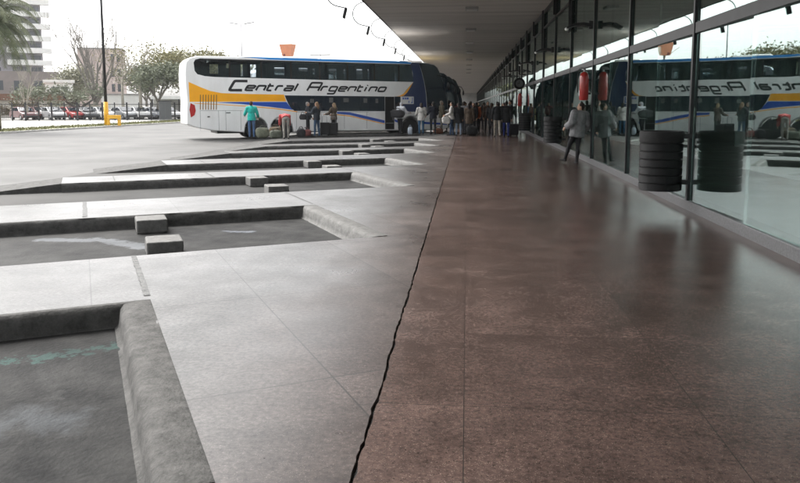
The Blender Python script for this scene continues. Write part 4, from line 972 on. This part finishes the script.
# ------------------------------------------------------------------ bags and cases
def bag(name, loc, size, col, label, rz=0, cat='bag', handles=True, lump=.12, group='luggage on the platform'):
    root = empty(name, loc, rz, label, cat, group)
    sx_, sy_, sz_ = size; K = MB(); K.ball((0, 0, sz_ * .5), (sx_ / 2, sy_ / 2, sz_ / 2), 24, 16)
    for i, v_ in enumerate(K.v):
        q = Vector(v_); c_ = Vector((0, 0, sz_ * .5)); d_ = q - c_
        d_ = Vector([math.copysign(abs(d_[k] / (size[k] / 2)) ** .62, d_[k]) * size[k] / 2 for k in range(3)])
        d_ *= 1 + lump * mnoise.noise((d_ * 6) + Vector(loc)) + .1 * mnoise.noise((d_ * 15) + Vector(loc)); q = c_ + d_; q.z = max(0, q.z); K.v[i] = tuple(q)
    b = K.build('bag_body', cloth(col), root, True)
    if handles:
        K = MB()
        for s_ in (-1, 1): K.tube([(sx_ * .22 * math.cos(t), s_ * sy_ * .22, sz_ * .93 + .13 * math.sin(t)) for t in [R(x) for x in range(0, 181, 20)]], .013, 6)
        K.build('handle', cloth(tuple(v_ * .6 for v_ in col)), root, True)
        K = MB(); K.tube([(-sx_ * .4, 0, sz_ * .95), (0, 0, sz_ * 1.005), (sx_ * .4, 0, sz_ * .95)], .008, 5); K.build('zip', M['steel'], root)
    return root
def suitcase(loc, size, col, label, rz=0, group='luggage on the platform'):
    root = empty('suitcase', loc, rz, label, 'suitcase', group); w_, d_, h_ = size
    K = MB(); K.box((-w_ / 2, -d_ / 2, .06), (w_ / 2, d_ / 2, h_)); K.build('shell', cloth(col), root, bevel=.04, seg=3)
    K = MB(); K.box((-w_ / 2 - .003, -.012, .061), (w_ / 2 + .003, .012, h_ + .003)); K.build('zip', M['darkmetal'], root)
    for x in (-w_ * .36, w_ * .36):
        for y_ in (-d_ * .3, d_ * .3):
            K = MB(); K.lathe([(.01, -.015), (.032, -.015), (.032, .015), (.01, .015)], 12, 0, Matrix.Translation((x, y_, .032)) @ Matrix.Rotation(R(90), 4, 'X')); K.box((x - .02, y_ - .02, .05), (x + .02, y_ + .02, .062)); K.build('caster', M['black'], root)
    K = MB(); K.tube([(-w_ * .25, d_ * .3, h_ - .02), (-w_ * .25, d_ * .3, h_ + .3), (w_ * .25, d_ * .3, h_ + .3), (w_ * .25, d_ * .3, h_ - .02)], .012, 6); K.build('handle', M['steel'], root)
    return root
bag('duffel_bag', (-9.68, 33.6, 0), (.62, .42, .50), (.13, .14, .10), 'grey green lumpy bag on the ground beside the man in turquoise', .3)
bag('duffel_bag', (-9.25, 34.3, 0), (.60, .42, .52), (.12, .085, .05), 'brown bulging bag on the ground beside the bending person', -.2)
bag('duffel_bag', (-8.95, 33.3, 0), (.6, .36, .38), (.09, .10, .075), 'small dark green bag between the brown bag and the bending person', .5)
bag('duffel_bag', (-8.05, 34.6, 0), (.42, .34, .42), (.012, .012, .014), 'small black bag on the ground right of the bending person', .1)
bag('travel_bag', (-8.05, 35.7, 0), (.55, .32, .34), (.16, .05, .045), 'dark red bag at the feet of the grey haired man', .2)
suitcase((-7.22, 36.35, 0), (.46, .28, .68), (.014, .014, .016), 'tall black suitcase standing behind the woman in jeans', .3)
suitcase((-6.84, 36.55, 0), (.52, .28, .66), (.010, .010, .011), 'black suitcase standing in front of the woman in brown', .1)
bag('duffel_bag', (-3.72, 38.75, .88), (.80, .36, .42), (.020, .020, .022), 'big dark duffel bag carried by the man in the white shirt', -.35)
bag('shoulder_bag', (-8.32, 36.2, .82), (.34, .16, .28), (.015, .015, .017), 'small dark shoulder bag held by the grey haired man', .2)
bag('hand_bag', (-1.05, 37.1, .60), (.42, .18, .38), (.55, .53, .50), 'white bag carried by the woman in the white jacket in the queue', .2)
bag('travel_bag', (-1.55, 39.6, 0), (.55, .3, .3), (.16, .06, .03), 'reddish brown bag on the ground by the man in olive', .1)
bag('plastic_bag', (-3.0, 38.3, 0), (.26, .22, .40), (.45, .50, .56), 'pale blue bag on the ground between the duffel carrier and the woman in white', .1)
bag('duffel_bag', (.28, 37.4, 0), (.6, .36, .5), (.010, .010, .011), 'black bag on the ground at the right end of the queue', .1)
bag('hand_bag', (.98, 49.0, .62), (.34, .16, .30), (.55, .54, .52), 'white bag hanging far along the concourse in the hand of a walker', 0)
suitcase((2.36, 36.9, 0), (.48, .3, .62), (.010, .010, .012), 'black suitcase standing beside the padded coat near the glass wall', .1)
person('person in a dark suit carrying the white bag far along the concourse', (1.12, 49.0, 0), R(3), 1.74, (.014, .014, .018), (.014, .014, .018), vox=.02, arms=((0, 7, 6), (0, 7, 6)))

# ------------------------------------------------------------------ lamp standard with its yellow guard, twin lamp, orange hopper sign
t = empty('lamp_post', (-29.1, 56.2, -.08), 0, 'tall black lamp post with a yellow painted foot on the verge', 'lamp post')
a = MB(); a.tube([(0, 0, 1.9), (0, 0, 12.5)], [.125, .085], 12); a.build('pole', M['black'], t, True)
a = MB(); a.tube([(0, 0, 0), (0, 0, 1.9)], [.19, .17], 12); a.build('painted_foot', M['yellow'], t, True)
a = MB(); a.tube([(0, 0, 12.4), (.6, 0, 12.7), (1.5, 0, 12.75)], .06, 8); a.box((1.2, -.16, 12.66), (2.0, .16, 12.82)); a.build('lamp_arm', M['darkmetal'], t)
t = empty('guard_rail', (-28.55, 56.0, -.08), 0, 'low yellow guard rail beside the foot of the lamp post', 'guard rail')
a = MB(); a.box((-.35, -.09, .55), (.75, .09, .85)); a.build('rail', M['yellow'], t, bevel=.02)
for x in (-.3, .62):
    a = MB(); a.box((x - .1, -.08, 0), (x + .1, .08, .548)); a.build('post', M['yellow'], t)
t = empty('street_lamp', (-32.5, 103, -.1), 0, 'slender twin armed street lamp rising beyond the coach roof', 'street lamp')
a = MB(); a.tube([(0, 0, 0), (0, 0, 13.4)], [.13, .08], 10); a.build('pole', M['steel'], t, True)
for s_ in (-1, 1):
    a = MB(); a.tube([(0, 0, 13.1), (s_ * .6, 0, 13.25)], .04, 6); a.prism([(s_ * .5, 13.2), (s_ * 1.9, 13.42), (s_ * 2.0, 13.55), (s_ * .5, 13.36)], -.17, .17, 0, SIDE); a.build('lamp_head', M['steel'], t)
t = empty('street_lamp', (-28.5, 140, -.1), 0, 'far twin armed street lamp mostly hidden behind the coach', 'street lamp')
a = MB(); a.tube([(0, 0, 0), (0, 0, 11.4)], [.13, .08], 10); a.build('pole', M['steel'], t, True)
a = MB(); a.box((-2, -.15, 11.3), (2, .15, 11.5)); a.build('lamp_head', M['steel'], t)
t = empty('sign_tower', (-30.7, 123, -.1), R(-12), 'orange tapered sign box on a post standing behind the coach', 'sign')
a = MB(); vs = []
for z, w_, d_ in ((9.9, .72, .6), (12.0, 1.18, .9)): vs += [(-w_, -d_, z), (w_, -d_, z), (w_, d_, z), (-w_, d_, z)]
a.add(vs, [(3, 2, 1, 0), (4, 5, 6, 7), (0, 1, 5, 4), (1, 2, 6, 5), (2, 3, 7, 6), (3, 0, 4, 7)]); a.build('sign_box', M['orange'], t)
a = MB(); a.tube([(0, 0, 0), (0, 0, 9.9)], .22, 10); a.build('post', M['steel'], t, True)
a = MB(); a.box((-.55, -.68, 9.86), (-.15, -.60, 10.35)); a.tube([(-.4, -.5, 9.9), (-2.4, -.4, 11.2)], .04, 6); a.build('floodlight', mat('rusty lamp', (.2, .03, .02), .7), t)

# ------------------------------------------------------------------ fence, parked cars, kiosk
FA, FB = Vector((-52.5, 70.4, -.09)), Vector((-30.6, 80.2, -.09)); FD = (FB - FA); FL = FD.length; FDn = FD.normalized(); frz = math.atan2(FD.y, FD.x)
t = empty('metal_fence', FA, frz, 'dark metal fence of square posts in front of the car park', 'fence')
NPO = 20
for k in range(NPO):
    x = FL * k / (NPO - 1); a = MB(); w_ = .09 if k % 2 else .06; a.box((x - w_, -w_, 0), (x + w_, w_, 1.95)); a.build('post', M['darkmetal'], t)
for z in (.12, 1.75):
    a = MB(); a.box((0, -.025, z - .03), (FL, .025, z + .03)); a.build('rail', M['darkmetal'], t)
a = MB(); x = 0
while x < FL: a.box((x - .008, -.008, .15), (x + .008, .008, 1.72)); x += .18
a.build('bars', M['darkmetal'], t)
t = empty('utility_kiosk', (-33.3, 77.5, -.09), frz, 'dark grey metal kiosk at the right end of the fence', 'kiosk')
a = MB(); a.box((-.65, -.5, .08), (.65, .5, 2.05)); a.build('cabinet', mat('grey kiosk', (.10, .105, .11), .5, var=.2), t, bevel=.02)
a = MB(); a.box((-.72, -.57, 2.052), (.72, .57, 2.14)); a.build('roof', M['darkmetal'], t)
for x in (-.31, .31):
    a = MB(); a.box((x - .28, -.512, .2), (x + .28, -.502, 1.95)); a.build('door', mat('kiosk door', (.075, .08, .085), .5), t)
a = MB(); a.box((-.7, -.55, 0), (.7, .55, .08)); a.build('plinth', M['kerbpale'], t)

def make_car(col, label, tall=1.0):
    root = empty('parked_car', (0, 0, 0), 0, label, 'car', 'cars parked behind the fence')
    L_, Wd = 4.1, 1.7
    low = [(-2.05, .35), (-2.05, .72), (-1.95, .92), (-1.3, .98), (.75, .97), (1.7, .84), (2.0, .70), (2.05, .40), (1.75, .24)]
    def ar(cx): return [(cx + .34 * math.cos(q), max(.24, .30 + .34 * math.sin(q))) for q in [R(x) for x in range(0, 181, 30)]]
    low += ar(1.28) + ar(-1.25) + [(-1.8, .24)]
    a = MB(); lo = low; a.prism(lo, -Wd / 2, Wd / 2, 0, SIDE); b = a.build('body', paint(col), root, bevel=.05, seg=2)
    cab = [(-1.9, .97), (-1.45, 1.38 * tall), (-.9, 1.46 * tall), (.05, 1.44 * tall), (.98, .97)]
    a = MB(); pts = []
    for y_, k in ((-.80, 0), (-.66, 1), (.66, 1), (.80, 0)): pass
    ins = []
    for s_ in (-1, 1):
        for x, z in cab: ins.append((x, s_ * (.82 if z < 1 else .66), z))
    n_ = len(cab); f_ = [tuple(range(n_)), tuple(range(2 * n_ - 1, n_ - 1, -1))] + [(i, i + n_, i + 1 + n_, i + 1) for i in range(n_ - 1)]
    a.add(ins, [tuple(reversed(q)) for q in f_]); a.build('cabin', paint(col), root, bevel=.03)
    def glaze(quad): return quad
    for s_ in (-1, 1):
        def P3(x, z): k = (z - .97) / (1.45 * tall - .97); return (x, s_ * (.832 - .16 * k), z)
        for x0, x1, x2, x3 in ((-1.55, -.55, -.55, -1.25), (-.47, .72, .02, -.47)):
            q = [P3(x0, 1.02), P3(x1, 1.02), P3(x2, 1.36 * tall), P3(x3, 1.36 * tall)]
            a = MB(); a.add(q, [(0, 1, 2, 3) if s_ < 0 else (3, 2, 1, 0)]); a.build('side_window', BLUEGLASS, root)
    a = MB(); a.add([(.94, -.72, 1.01), (.94, .72, 1.01), (.13, .60, 1.41 * tall), (.13, -.60, 1.41 * tall)], [(0, 1, 2, 3)])
    a.v = [(x + .02, y_, z + .015) for x, y_, z in a.v]; a.build('windscreen', BLUEGLASS, root)
    a = MB(); a.add([(-1.87, -.7, 1.02), (-1.87, .7, 1.02), (-1.50, .6, 1.35 * tall), (-1.50, -.6, 1.35 * tall)], [(3, 2, 1, 0)]); a.v = [(x - .02, y_, z + .01) for x, y_, z in a.v]; a.build('rear_window', BLUEGLASS, root)
    for cx in (1.28, -1.25):
        for s_ in (-1, 1):
            w_ = MB(); w_.lathe([(.15, -.1), (.28, -.1), (.305, -.06), (.305, .06), (.28, .1), (.15, .1)], 18, 0, Matrix.Translation((cx, s_ * .74, .305)) @ Matrix.Rotation(R(90), 4, 'X')); wo_ = autosmooth(w_.build('wheel', M['tyre'], root))
            w_ = MB(); w_.lathe([(.02, -.085), (.19, -.07), (.19, .07), (.02, .085)], 14, 0, Matrix.Translation((cx, s_ * .77, .305)) @ Matrix.Rotation(R(90), 4, 'X')); w_.build('rim', M['rim'], wo_)
    for s_ in (-1, 1):
        a = MB(); a.ball((1.93, s_ * .62, .70), (.12, .17, .09)); a.build('headlight', M['clearlens'], root, True)
        a = MB(); a.ball((-2.02, s_ * .66, .80), (.06, .12, .10)); a.build('tail_light', M['redlens'], root, True)
    for x0, x1 in ((-2.09, -1.9), (1.9, 2.09)):
        a = MB(); a.box((x0, -.8, .35), (x1, .8, .51)); a.build('bumper', M['darkmetal'], root, bevel=.03)
    return root
cars = [((.10, .012, .015), 'dark red car at the left end of the fence', 4), ((.45, .45, .46), 'pale silver car behind the fence, second from the left', 36), ((.42, .015, .012), 'bright red car parked behind the fence', 56), ((.06, .062, .068), 'dark grey car parked right of the bright red one', 73),
        ((.66, .66, .65), 'white car parked right of the dark grey one behind the fence', 89), ((.34, .35, .36), 'mid silver car parked just right of the lamp post', 113), ((.55, .55, .54), 'off white car parked in the middle right of the fence', 129), ((.20, .21, .23), 'steel grey car parked under the leafy tree', 145), ((.60, .60, .60), 'white car parked nearest the kiosk', 160), ((.14, .02, .02), 'maroon car at the far left parked behind the silver one', 20)]
c0 = None
for k, (col, lab, px) in enumerate(cars):
    if c0 is None: c = c0 = make_car((.5, .5, .5), lab)
    else: c = copy_tree(c0)
    yd = 74.5 + (px / 185) * 7.5 + (4.5 if k == 9 else 2.2); c.location = ((px - 467) / 720 * yd, yd, -.09); c.rotation_euler = (0, 0, R(-38 + random.uniform(-6, 6)))
    tag(c, lab, 'car', 'cars parked behind the fence')
    for ch in c.children:
        if ch.name.split('.')[0] in ('body', 'cabin'):
            ch.material_slots[0].link = 'OBJECT'; ch.material_slots[0].material = paint(col)

# ------------------------------------------------------------------ buildings beyond the street
def facade_window(mb_frame, mb_pane, x, z, w_, h_, y_): mb_pane.box((x, y_ - .02, z), (x + w_, y_ - .004, z + h_))
PANE = mat('dark window pane', (.05, .055, .065), .12, spec=.7)
t = empty('apartment_tower', (-100.5, 165, -.1), R(33), 'tall pale apartment tower with stacked white balconies behind the palm', 'building')
a = MB(); a.box((-16, 0, 0), (0, 14, 34)); a.build('wall', mat('tower render', (.26, .25, .27), .8, var=.1, scale=.3), t)
for k in range(11):
    z = 2.8 * k + 2.6
    a = MB(); a.box((-7.5, -1.7, z), (1.9, 0, z + .22)); a.box((-7.5, -1.7, z + .22), (1.9, -1.58, z + 1.2)); a.box((1.78, -1.58, z + .22), (1.9, -.02, z + 1.2)); a.build('balcony', M['white'], t)
    for x0, x1, z0, z1 in ((-6.5, -3.6, .23, 2.4), (-2.6, -.4, .23, 2.4), (-14.5, -12.4, .9, 2.2), (-11, -8.9, .9, 2.2)):
        a = MB(); a.box((x0, -.06, z + z0), (x1, -.005, z + z1)); a.build('window', PANE, t)
t = empty('brick_building', (-75.2, 135, -.1), R(20), 'pinkish brick apartment block behind the bare tree', 'building')
a = MB(); a.box((0, 0, 0), (8.0, 7, 12.5)); a.build('wall', mat('pink brick', (.48, .39, .36), .85, var=.12, scale=1.2), t)
a = MB(); a.box((-.15, -.15, 12.5), (8.15, 7.15, 12.8)); a.build('roof', M['fascia'], t)
for x in (6.0, 7.1):
    for k in range(4): a = MB(); a.box((x, -.05, 1.4 + 2.9 * k), (x + .6, -.004, 2.9 + 2.9 * k)); a.build('window', PANE, t)
t = empty('white_house', (-57.8, 95, -.1), R(31), 'small white flat roofed house with two dark windows', 'house')
a = MB(); a.box((0, 0, 0), (3.5, 4, 4.75)); a.build('wall', M['white'], t)
a = MB(); a.box((-.25, -.25, 4.752), (3.75, 4.2, 5.15)); a.build('roof', M['white'], t)
for x in (.75, 2.0):
    a = MB(); a.box((x, -.04, 3.1), (x + .85, -.004, 4.2)); a.build('window', PANE, t)
t = empty('low_house', (-63.0, 90, -.1), R(22), 'long low brown roofed house behind the left end of the fence', 'house')
a = MB(); a.box((0, 0, 0), (10.5, 6, 2.3)); a.build('wall', mat('cream wall', (.48, .45, .40), .85, var=.1), t)
a = MB(); a.prism([(-.4, 2.302), (10.9, 2.302), (10.3, 3.15), (.2, 3.15)], -6.4, .4, 0, SIDE); a.build('roof', mat('brown tiles', (.17, .085, .055), .85, var=.2, scale=5), t)
t = empty('white_shop', (-45.6, 87, -.1), R(26), 'low blank white building behind the lamp post', 'building')
a = MB(); a.box((0, 0, 0), (4.4, 5, 2.9)); a.build('wall', M['white'], t)
a = MB(); a.box((-.1, -.1, 2.902), (4.5, 5.1, 3.1)); a.build('roof', M['fascia'], t)
t = empty('car_port', (-41.0, 91, -.1), R(20), 'white roofed open car port behind the leafy tree', 'shelter')
a = MB(); a.box((0, 0, 2.45), (7.2, 5, 2.85)); a.build('roof', M['white'], t)
a = MB(); a.box((0, 4.7, 0), (7.2, 4.9, 2.448)); a.build('back_wall', M['hall'], t)
for x in (.2, 3.5, 6.9):
    a = MB(); a.box((x - .07, .1, 0), (x + .07, .24, 2.448)); a.build('post', M['darkmetal'], t)
t = empty('grey_building', (-71.5, 120, -.1), R(32), 'grey brown block of flats at the left edge behind the palm', 'building')
a = MB(); a.box((-12, 0, 0), (1, 10, 7.4)); a.build('wall', mat('grey brown render', (.20, .17, .16), .85, var=.15, scale=.4), t)
for x in (-9, -6, -3):
    for z in (1.2, 4.2): a = MB(); a.box((x, -.05, z), (x + 1.4, -.004, z + 1.6)); a.build('window', PANE, t)

# ------------------------------------------------------------------ trees
def grow(rng, p, d, length, rad, depth, segs, tips, spread=.55, up=.25, kids=3, shrink=.68, jit=.14):
    pts = [p]; rs = [rad]; n_ = 4
    for i in range(n_):
        d = (d + Vector((rng.gauss(0, jit), rng.gauss(0, jit), rng.gauss(0, jit) * .6 + up * .06))).normalized(); p = p + d * length / n_; pts.append(p); rs.append(rad * (1 - .42 * (i + 1) / n_))
    segs.append((pts, rs))
    if depth <= 0: tips.append((p, d)); return
    for k in range(kids if depth > 1 else 2):
        q = pts[rng.choice([2, 3, 4, 4])]
        nd = (d + Vector((rng.gauss(0, spread), rng.gauss(0, spread), rng.gauss(0, spread) * .6 + up))).normalized()
        grow(rng, q, nd, length * shrink * rng.uniform(.75, 1.15), rs[-1] * .72, depth - 1, segs, tips, spread, up, kids, shrink, jit)
def leafmat(name, c1, c2): return mat(name, c1, .75, scale=1.2, col2=c2)
def leaves(rng, centres, n_, spread, size, mat_, name, parent, flat=.6):
    a = MB()
    for k in range(n_):
        c_ = rng.choice(centres); p = c_ + Vector((rng.gauss(0, spread), rng.gauss(0, spread), rng.gauss(0, spread * flat)))
        s_ = size * rng.uniform(.6, 1.4); u = Vector((rng.gauss(0, 1), rng.gauss(0, 1), rng.gauss(0, .6))).normalized(); w_ = u.orthogonal().normalized(); w_ = (w_ * math.cos(k) + u.cross(w_) * math.sin(k)) * .5
        a.add([p - u * s_, p + w_ * s_, p + u * s_, p - w_ * s_], [(0, 1, 2, 3)])
    return a.build(name, mat_, parent)
def tree(name, label, loc, height, trunk, rad, depth, bark, seed, spread=.5, up=.3, kids=3, leaf=None, shrink=.68, lean=(0, 0), cat='tree', group='trees beyond the yard', nleaf=0, lsize=.16, lspread=.55):
    rng = random.Random(seed); root = empty(name, loc, 0, label, cat, group); segs = []; tips = []
    base = Vector((0, 0, 0)); d = Vector((lean[0], lean[1], 1)).normalized(); tp = base + d * trunk
    segs.append(([base, base + d * trunk * .15, base + d * trunk * .6 + Vector((rng.uniform(-.1, .1), 0, 0)), tp], [rad * 1.35, rad, rad * .85, rad * .75]))
    for k in range(4):
        a = k * 1.57 + rng.uniform(-.5, .5); nd = Vector((math.cos(a) * spread, math.sin(a) * spread, .75 + up * .5)).normalized()
        grow(rng, tp - d * trunk * .04 * k, nd, (height - trunk) * .46, rad * .55, depth, segs, tips, spread, up, kids, shrink)
    T = MB(); Bm = MB()
    T.tube(*segs[0], 10)
    for s_ in segs[1:]: Bm.tube(*s_, 5, cap=False)
    T.build('trunk', bark, root, True); Bm.build('branches', bark, root, True)
    if leaf: leaves(rng, [q for q, _ in tips], nleaf, lspread, lsize, leaf, 'crown', root)
    return root
LG = leafmat('dry olive leaves', (.14, .14, .06), (.24, .215, .10)); LD = leafmat('grey green leaves', (.11, .13, .08), (.20, .215, .145)); LP = leafmat('palm leaf', (.08, .105, .05), (.17, .18, .10))
M['greybark'] = mat('grey branch', (.20, .185, .165), .9, var=.25, scale=4)
def fan_tree(label, loc, height, seed):
    rng = random.Random(seed); root = empty('bare_tree', loc, 0, label, 'tree', 'trees beyond the yard'); T = MB(); B_ = MB(); segs = []; tips = []
    T.tube([(0, 0, 0), (.02, 0, .5), (-.05, .03, 1.3), (0, 0, 2.1)], [.42, .32, .28, .27], 12)
    for k in range(9):
        az = k * 2.4 + rng.uniform(-.3, .3); el = R(50 + 38 * ((k * .618) % 1)); d = Vector((math.cos(az) * math.cos(el), math.sin(az) * math.cos(el), math.sin(el)))
        grow(rng, Vector((0, 0, 1.6 + .06 * k)), d, height * .40, .17, 4, segs, tips, .30, .38, 3, .66, .09)
    for s_ in segs: B_.tube([*s_[0]], [max(.013, r) for r in s_[1]], 5, cap=False)
    T.build('trunk', M['palebark'], root, True); B_.build('branches', M['greybark'], root, True); return root
fan_tree('tall leafless pale tree standing in front of the brick building', (-44.8, 84, -.1), 11.6, 12)
tree('bare_tree', 'slim leafless tree with a white trunk left of the leafy tree', (-38.2, 82, -.1), 9.6, 5.2, .22, 3, M['palebark'], 5, .55, .3, 3, LG, nleaf=260, lsize=.12)
tree('bare_tree', 'pale thin leafless tree just right of the lamp post', (-40.8, 83, -.1), 9.4, 4.6, .19, 3, M['palebark'], 21, .6, .3, 3, LG, nleaf=300, lsize=.12)
tree('spreading_tree', 'low dark tree with crooked spreading limbs behind the red car', (-45.1, 81, -.1), 4.9, 1.3, .30, 3, M['darkbark'], 8, .95, .12, 3, LD, nleaf=2000, lsize=.13, lspread=.34, shrink=.74)
tree('leafy_tree', 'rounded grey green tree over the right half of the car park', (-36.2, 82.5, -.1), 6.6, 2.2, .28, 3, M['bark'], 3, .6, .25, 3, LD, nleaf=6500, lsize=.16, lspread=.55)
tree('leafy_tree', 'taller yellowish tree rising behind the rounded green one', (-38.3, 97, -.1), 9.8, 3.2, .30, 3, M['bark'], 14, .72, .30, 3, LG, nleaf=7500, lsize=.18, lspread=1.0)
tree('leafy_tree', 'yellow green tree next to the rear of the coach', (-36.0, 99, -.1), 9.2, 2.6, .28, 3, M['bark'], 30, .62, .3, 3, LG, nleaf=5200, lsize=.18, lspread=.65)
tree('leafy_tree', 'small scrubby tree at the left end behind the fence', (-50.3, 80, -.1), 4.6, 1.4, .14, 3, M['bark'], 41, .7, .2, 3, LD, nleaf=1500, lsize=.13, lspread=.4)
tree('bare_tree', 'thin leafless sapling at the left edge below the palm', (-48.5, 76, -.1), 7.0, 1.6, .13, 3, M['palebark'], 52, .45, .4, 3)
tree('bare_tree', 'leafless tree in the gap between the brick building and the olive trees', (-47.5, 104, -.1), 9.5, 2.4, .22, 3, M['bark'], 63, .55, .35, 3, LG, nleaf=900, lsize=.15)
for k, (x, y_, h_, sd_) in enumerate([(-33, 150, 8, 71), (-22, 170, 8.5, 72), (-10, 190, 9, 73), (-45, 140, 8, 74)]):
    tree('leafy_tree', 'distant olive tree beyond the street, %s' % ['behind the orange sign', 'behind the coach middle', 'behind the coach front', 'behind the yellowish tree'][k], (x, y_, -.1), h_, 2.5, .28, 2, M['bark'], sd_, .65, .3, 3, LG, nleaf=2600, lsize=.3, lspread=.9)
LH = leafmat('greyish leaves', (.15, .155, .10), (.25, .24, .165))
for k, (x, y_, h_, sd_, lab) in enumerate([(-48.5, 108, 8.6, 81, 'pale leafy tree between the brick block and the olive trees'), (-43.0, 112, 10.4, 82, 'tall pale leafy tree behind the yellowish one'), (-39.5, 118, 9.6, 83, 'pale leafy tree showing above the rear of the coach'), (-58.5, 104, 6.6, 84, 'greyish bushy tree between the white house and the brick block'), (-62, 82, 5.6, 85, 'low greyish tree at the left edge behind the fence')]):
    tree('leafy_tree', lab, (x, y_, -.1), h_, 2.4, .25, 3, M['greybark'], sd_, .75, .28, 3, LH, nleaf=4200, lsize=.20, lspread=1.0)
# hedge in front of the low house
rng = random.Random(9); hd_ = [Vector((x * .35, rng.uniform(-.3, .3), rng.uniform(.5, 2.0))) for x in range(34)]
hr = leaves(rng, hd_, 4200, .28, .13, leafmat('reddish hedge', (.10, .06, .035), (.13, .12, .05)), 'hedge', None); hr.location = (-60.5, 87, -.1); tag(hr, 'clipped reddish green hedge in front of the low house', 'hedge')
# the palm on the verge
def palm(loc, height, label, seed, n_=64, fl=3.9):
    rng = random.Random(seed); root = empty('palm_tree', loc, 0, label, 'palm', 'palms on the verge')
    T = MB(); T.tube([(0, 0, 0), (.05, 0, height * .3), (.1, .05, height * .7), (.1, 0, height)], [.34, .27, .24, .28], 12); T.build('trunk', M['bark'], root, True)
    a = MB()
    for k in range(n_):
        az = k * 2.4 + rng.uniform(-.2, .2); el = R(80 - 105 * (k / n_) + rng.uniform(-6, 6)); L_ = fl * rng.uniform(.85, 1.15)
        p = Vector((.1, 0, height)); N_ = 14; d = Vector((math.cos(az) * math.cos(el), math.sin(az) * math.cos(el), math.sin(el))); prev = None; spine = [p]
        for i in range(N_):
            d = (d + Vector((0, 0, -.105 - .012 * i))).normalized(); p = p + d * L_ / N_; spine.append(p)
        a.tube(spine, [.035 * (1 - i / (N_ + 2)) for i in range(N_ + 1)], 4)
        for i in range(2, N_ * 3):
            f_ = i / 3; i0 = min(int(f_), N_ - 1); q = spine[i0].lerp(spine[i0 + 1], f_ - int(f_)); tt = (spine[i0 + 1] - spine[i0]).normalized(); sd_ = tt.cross(Vector((0, 0, 1)))
            sd_ = sd_.normalized() if sd_.length > .05 else Vector((1, 0, 0)); ln = .62 * math.sin(math.pi * min(1, .15 + f_ / N_ * .82)) + .12
            for s_ in (-1, 1):
                e_ = q + (sd_ * s_ * .75 + tt * .5 + Vector((0, 0, -.55 + rng.uniform(-.2, .2)))).normalized() * ln * 1.15; w_ = tt * .034
                a.add([q - w_, q + w_, e_], [(0, 1, 2)])
    a.build('crown', LP, root)
    return root
palm((-30.6, 44.5, -.08), 7.1, 'big drooping palm at the left edge on the verge', 4)

# ------------------------------------------------------------------ thin haze added to wash out the background as glare does
hz = MB(); hz.box((-190, -60, -1.5), (60, 290, 45)); ho = hz.build('glare_haze', bpy.data.materials.new('glare_haze')); tag(ho, kind='stuff')
hm = ho.data.materials[0]; hm.use_nodes = True; n = hm.node_tree.nodes; n.clear()
pv = n.new('ShaderNodeVolumePrincipled'); pv.inputs['Color'].default_value = (.92, .94, .96, 1); pv.inputs['Density'].default_value = .00025; pv.inputs['Anisotropy'].default_value = .2
o_ = n.new('ShaderNodeOutputMaterial'); hm.node_tree.links.new(pv.outputs[0], o_.inputs['Volume'])
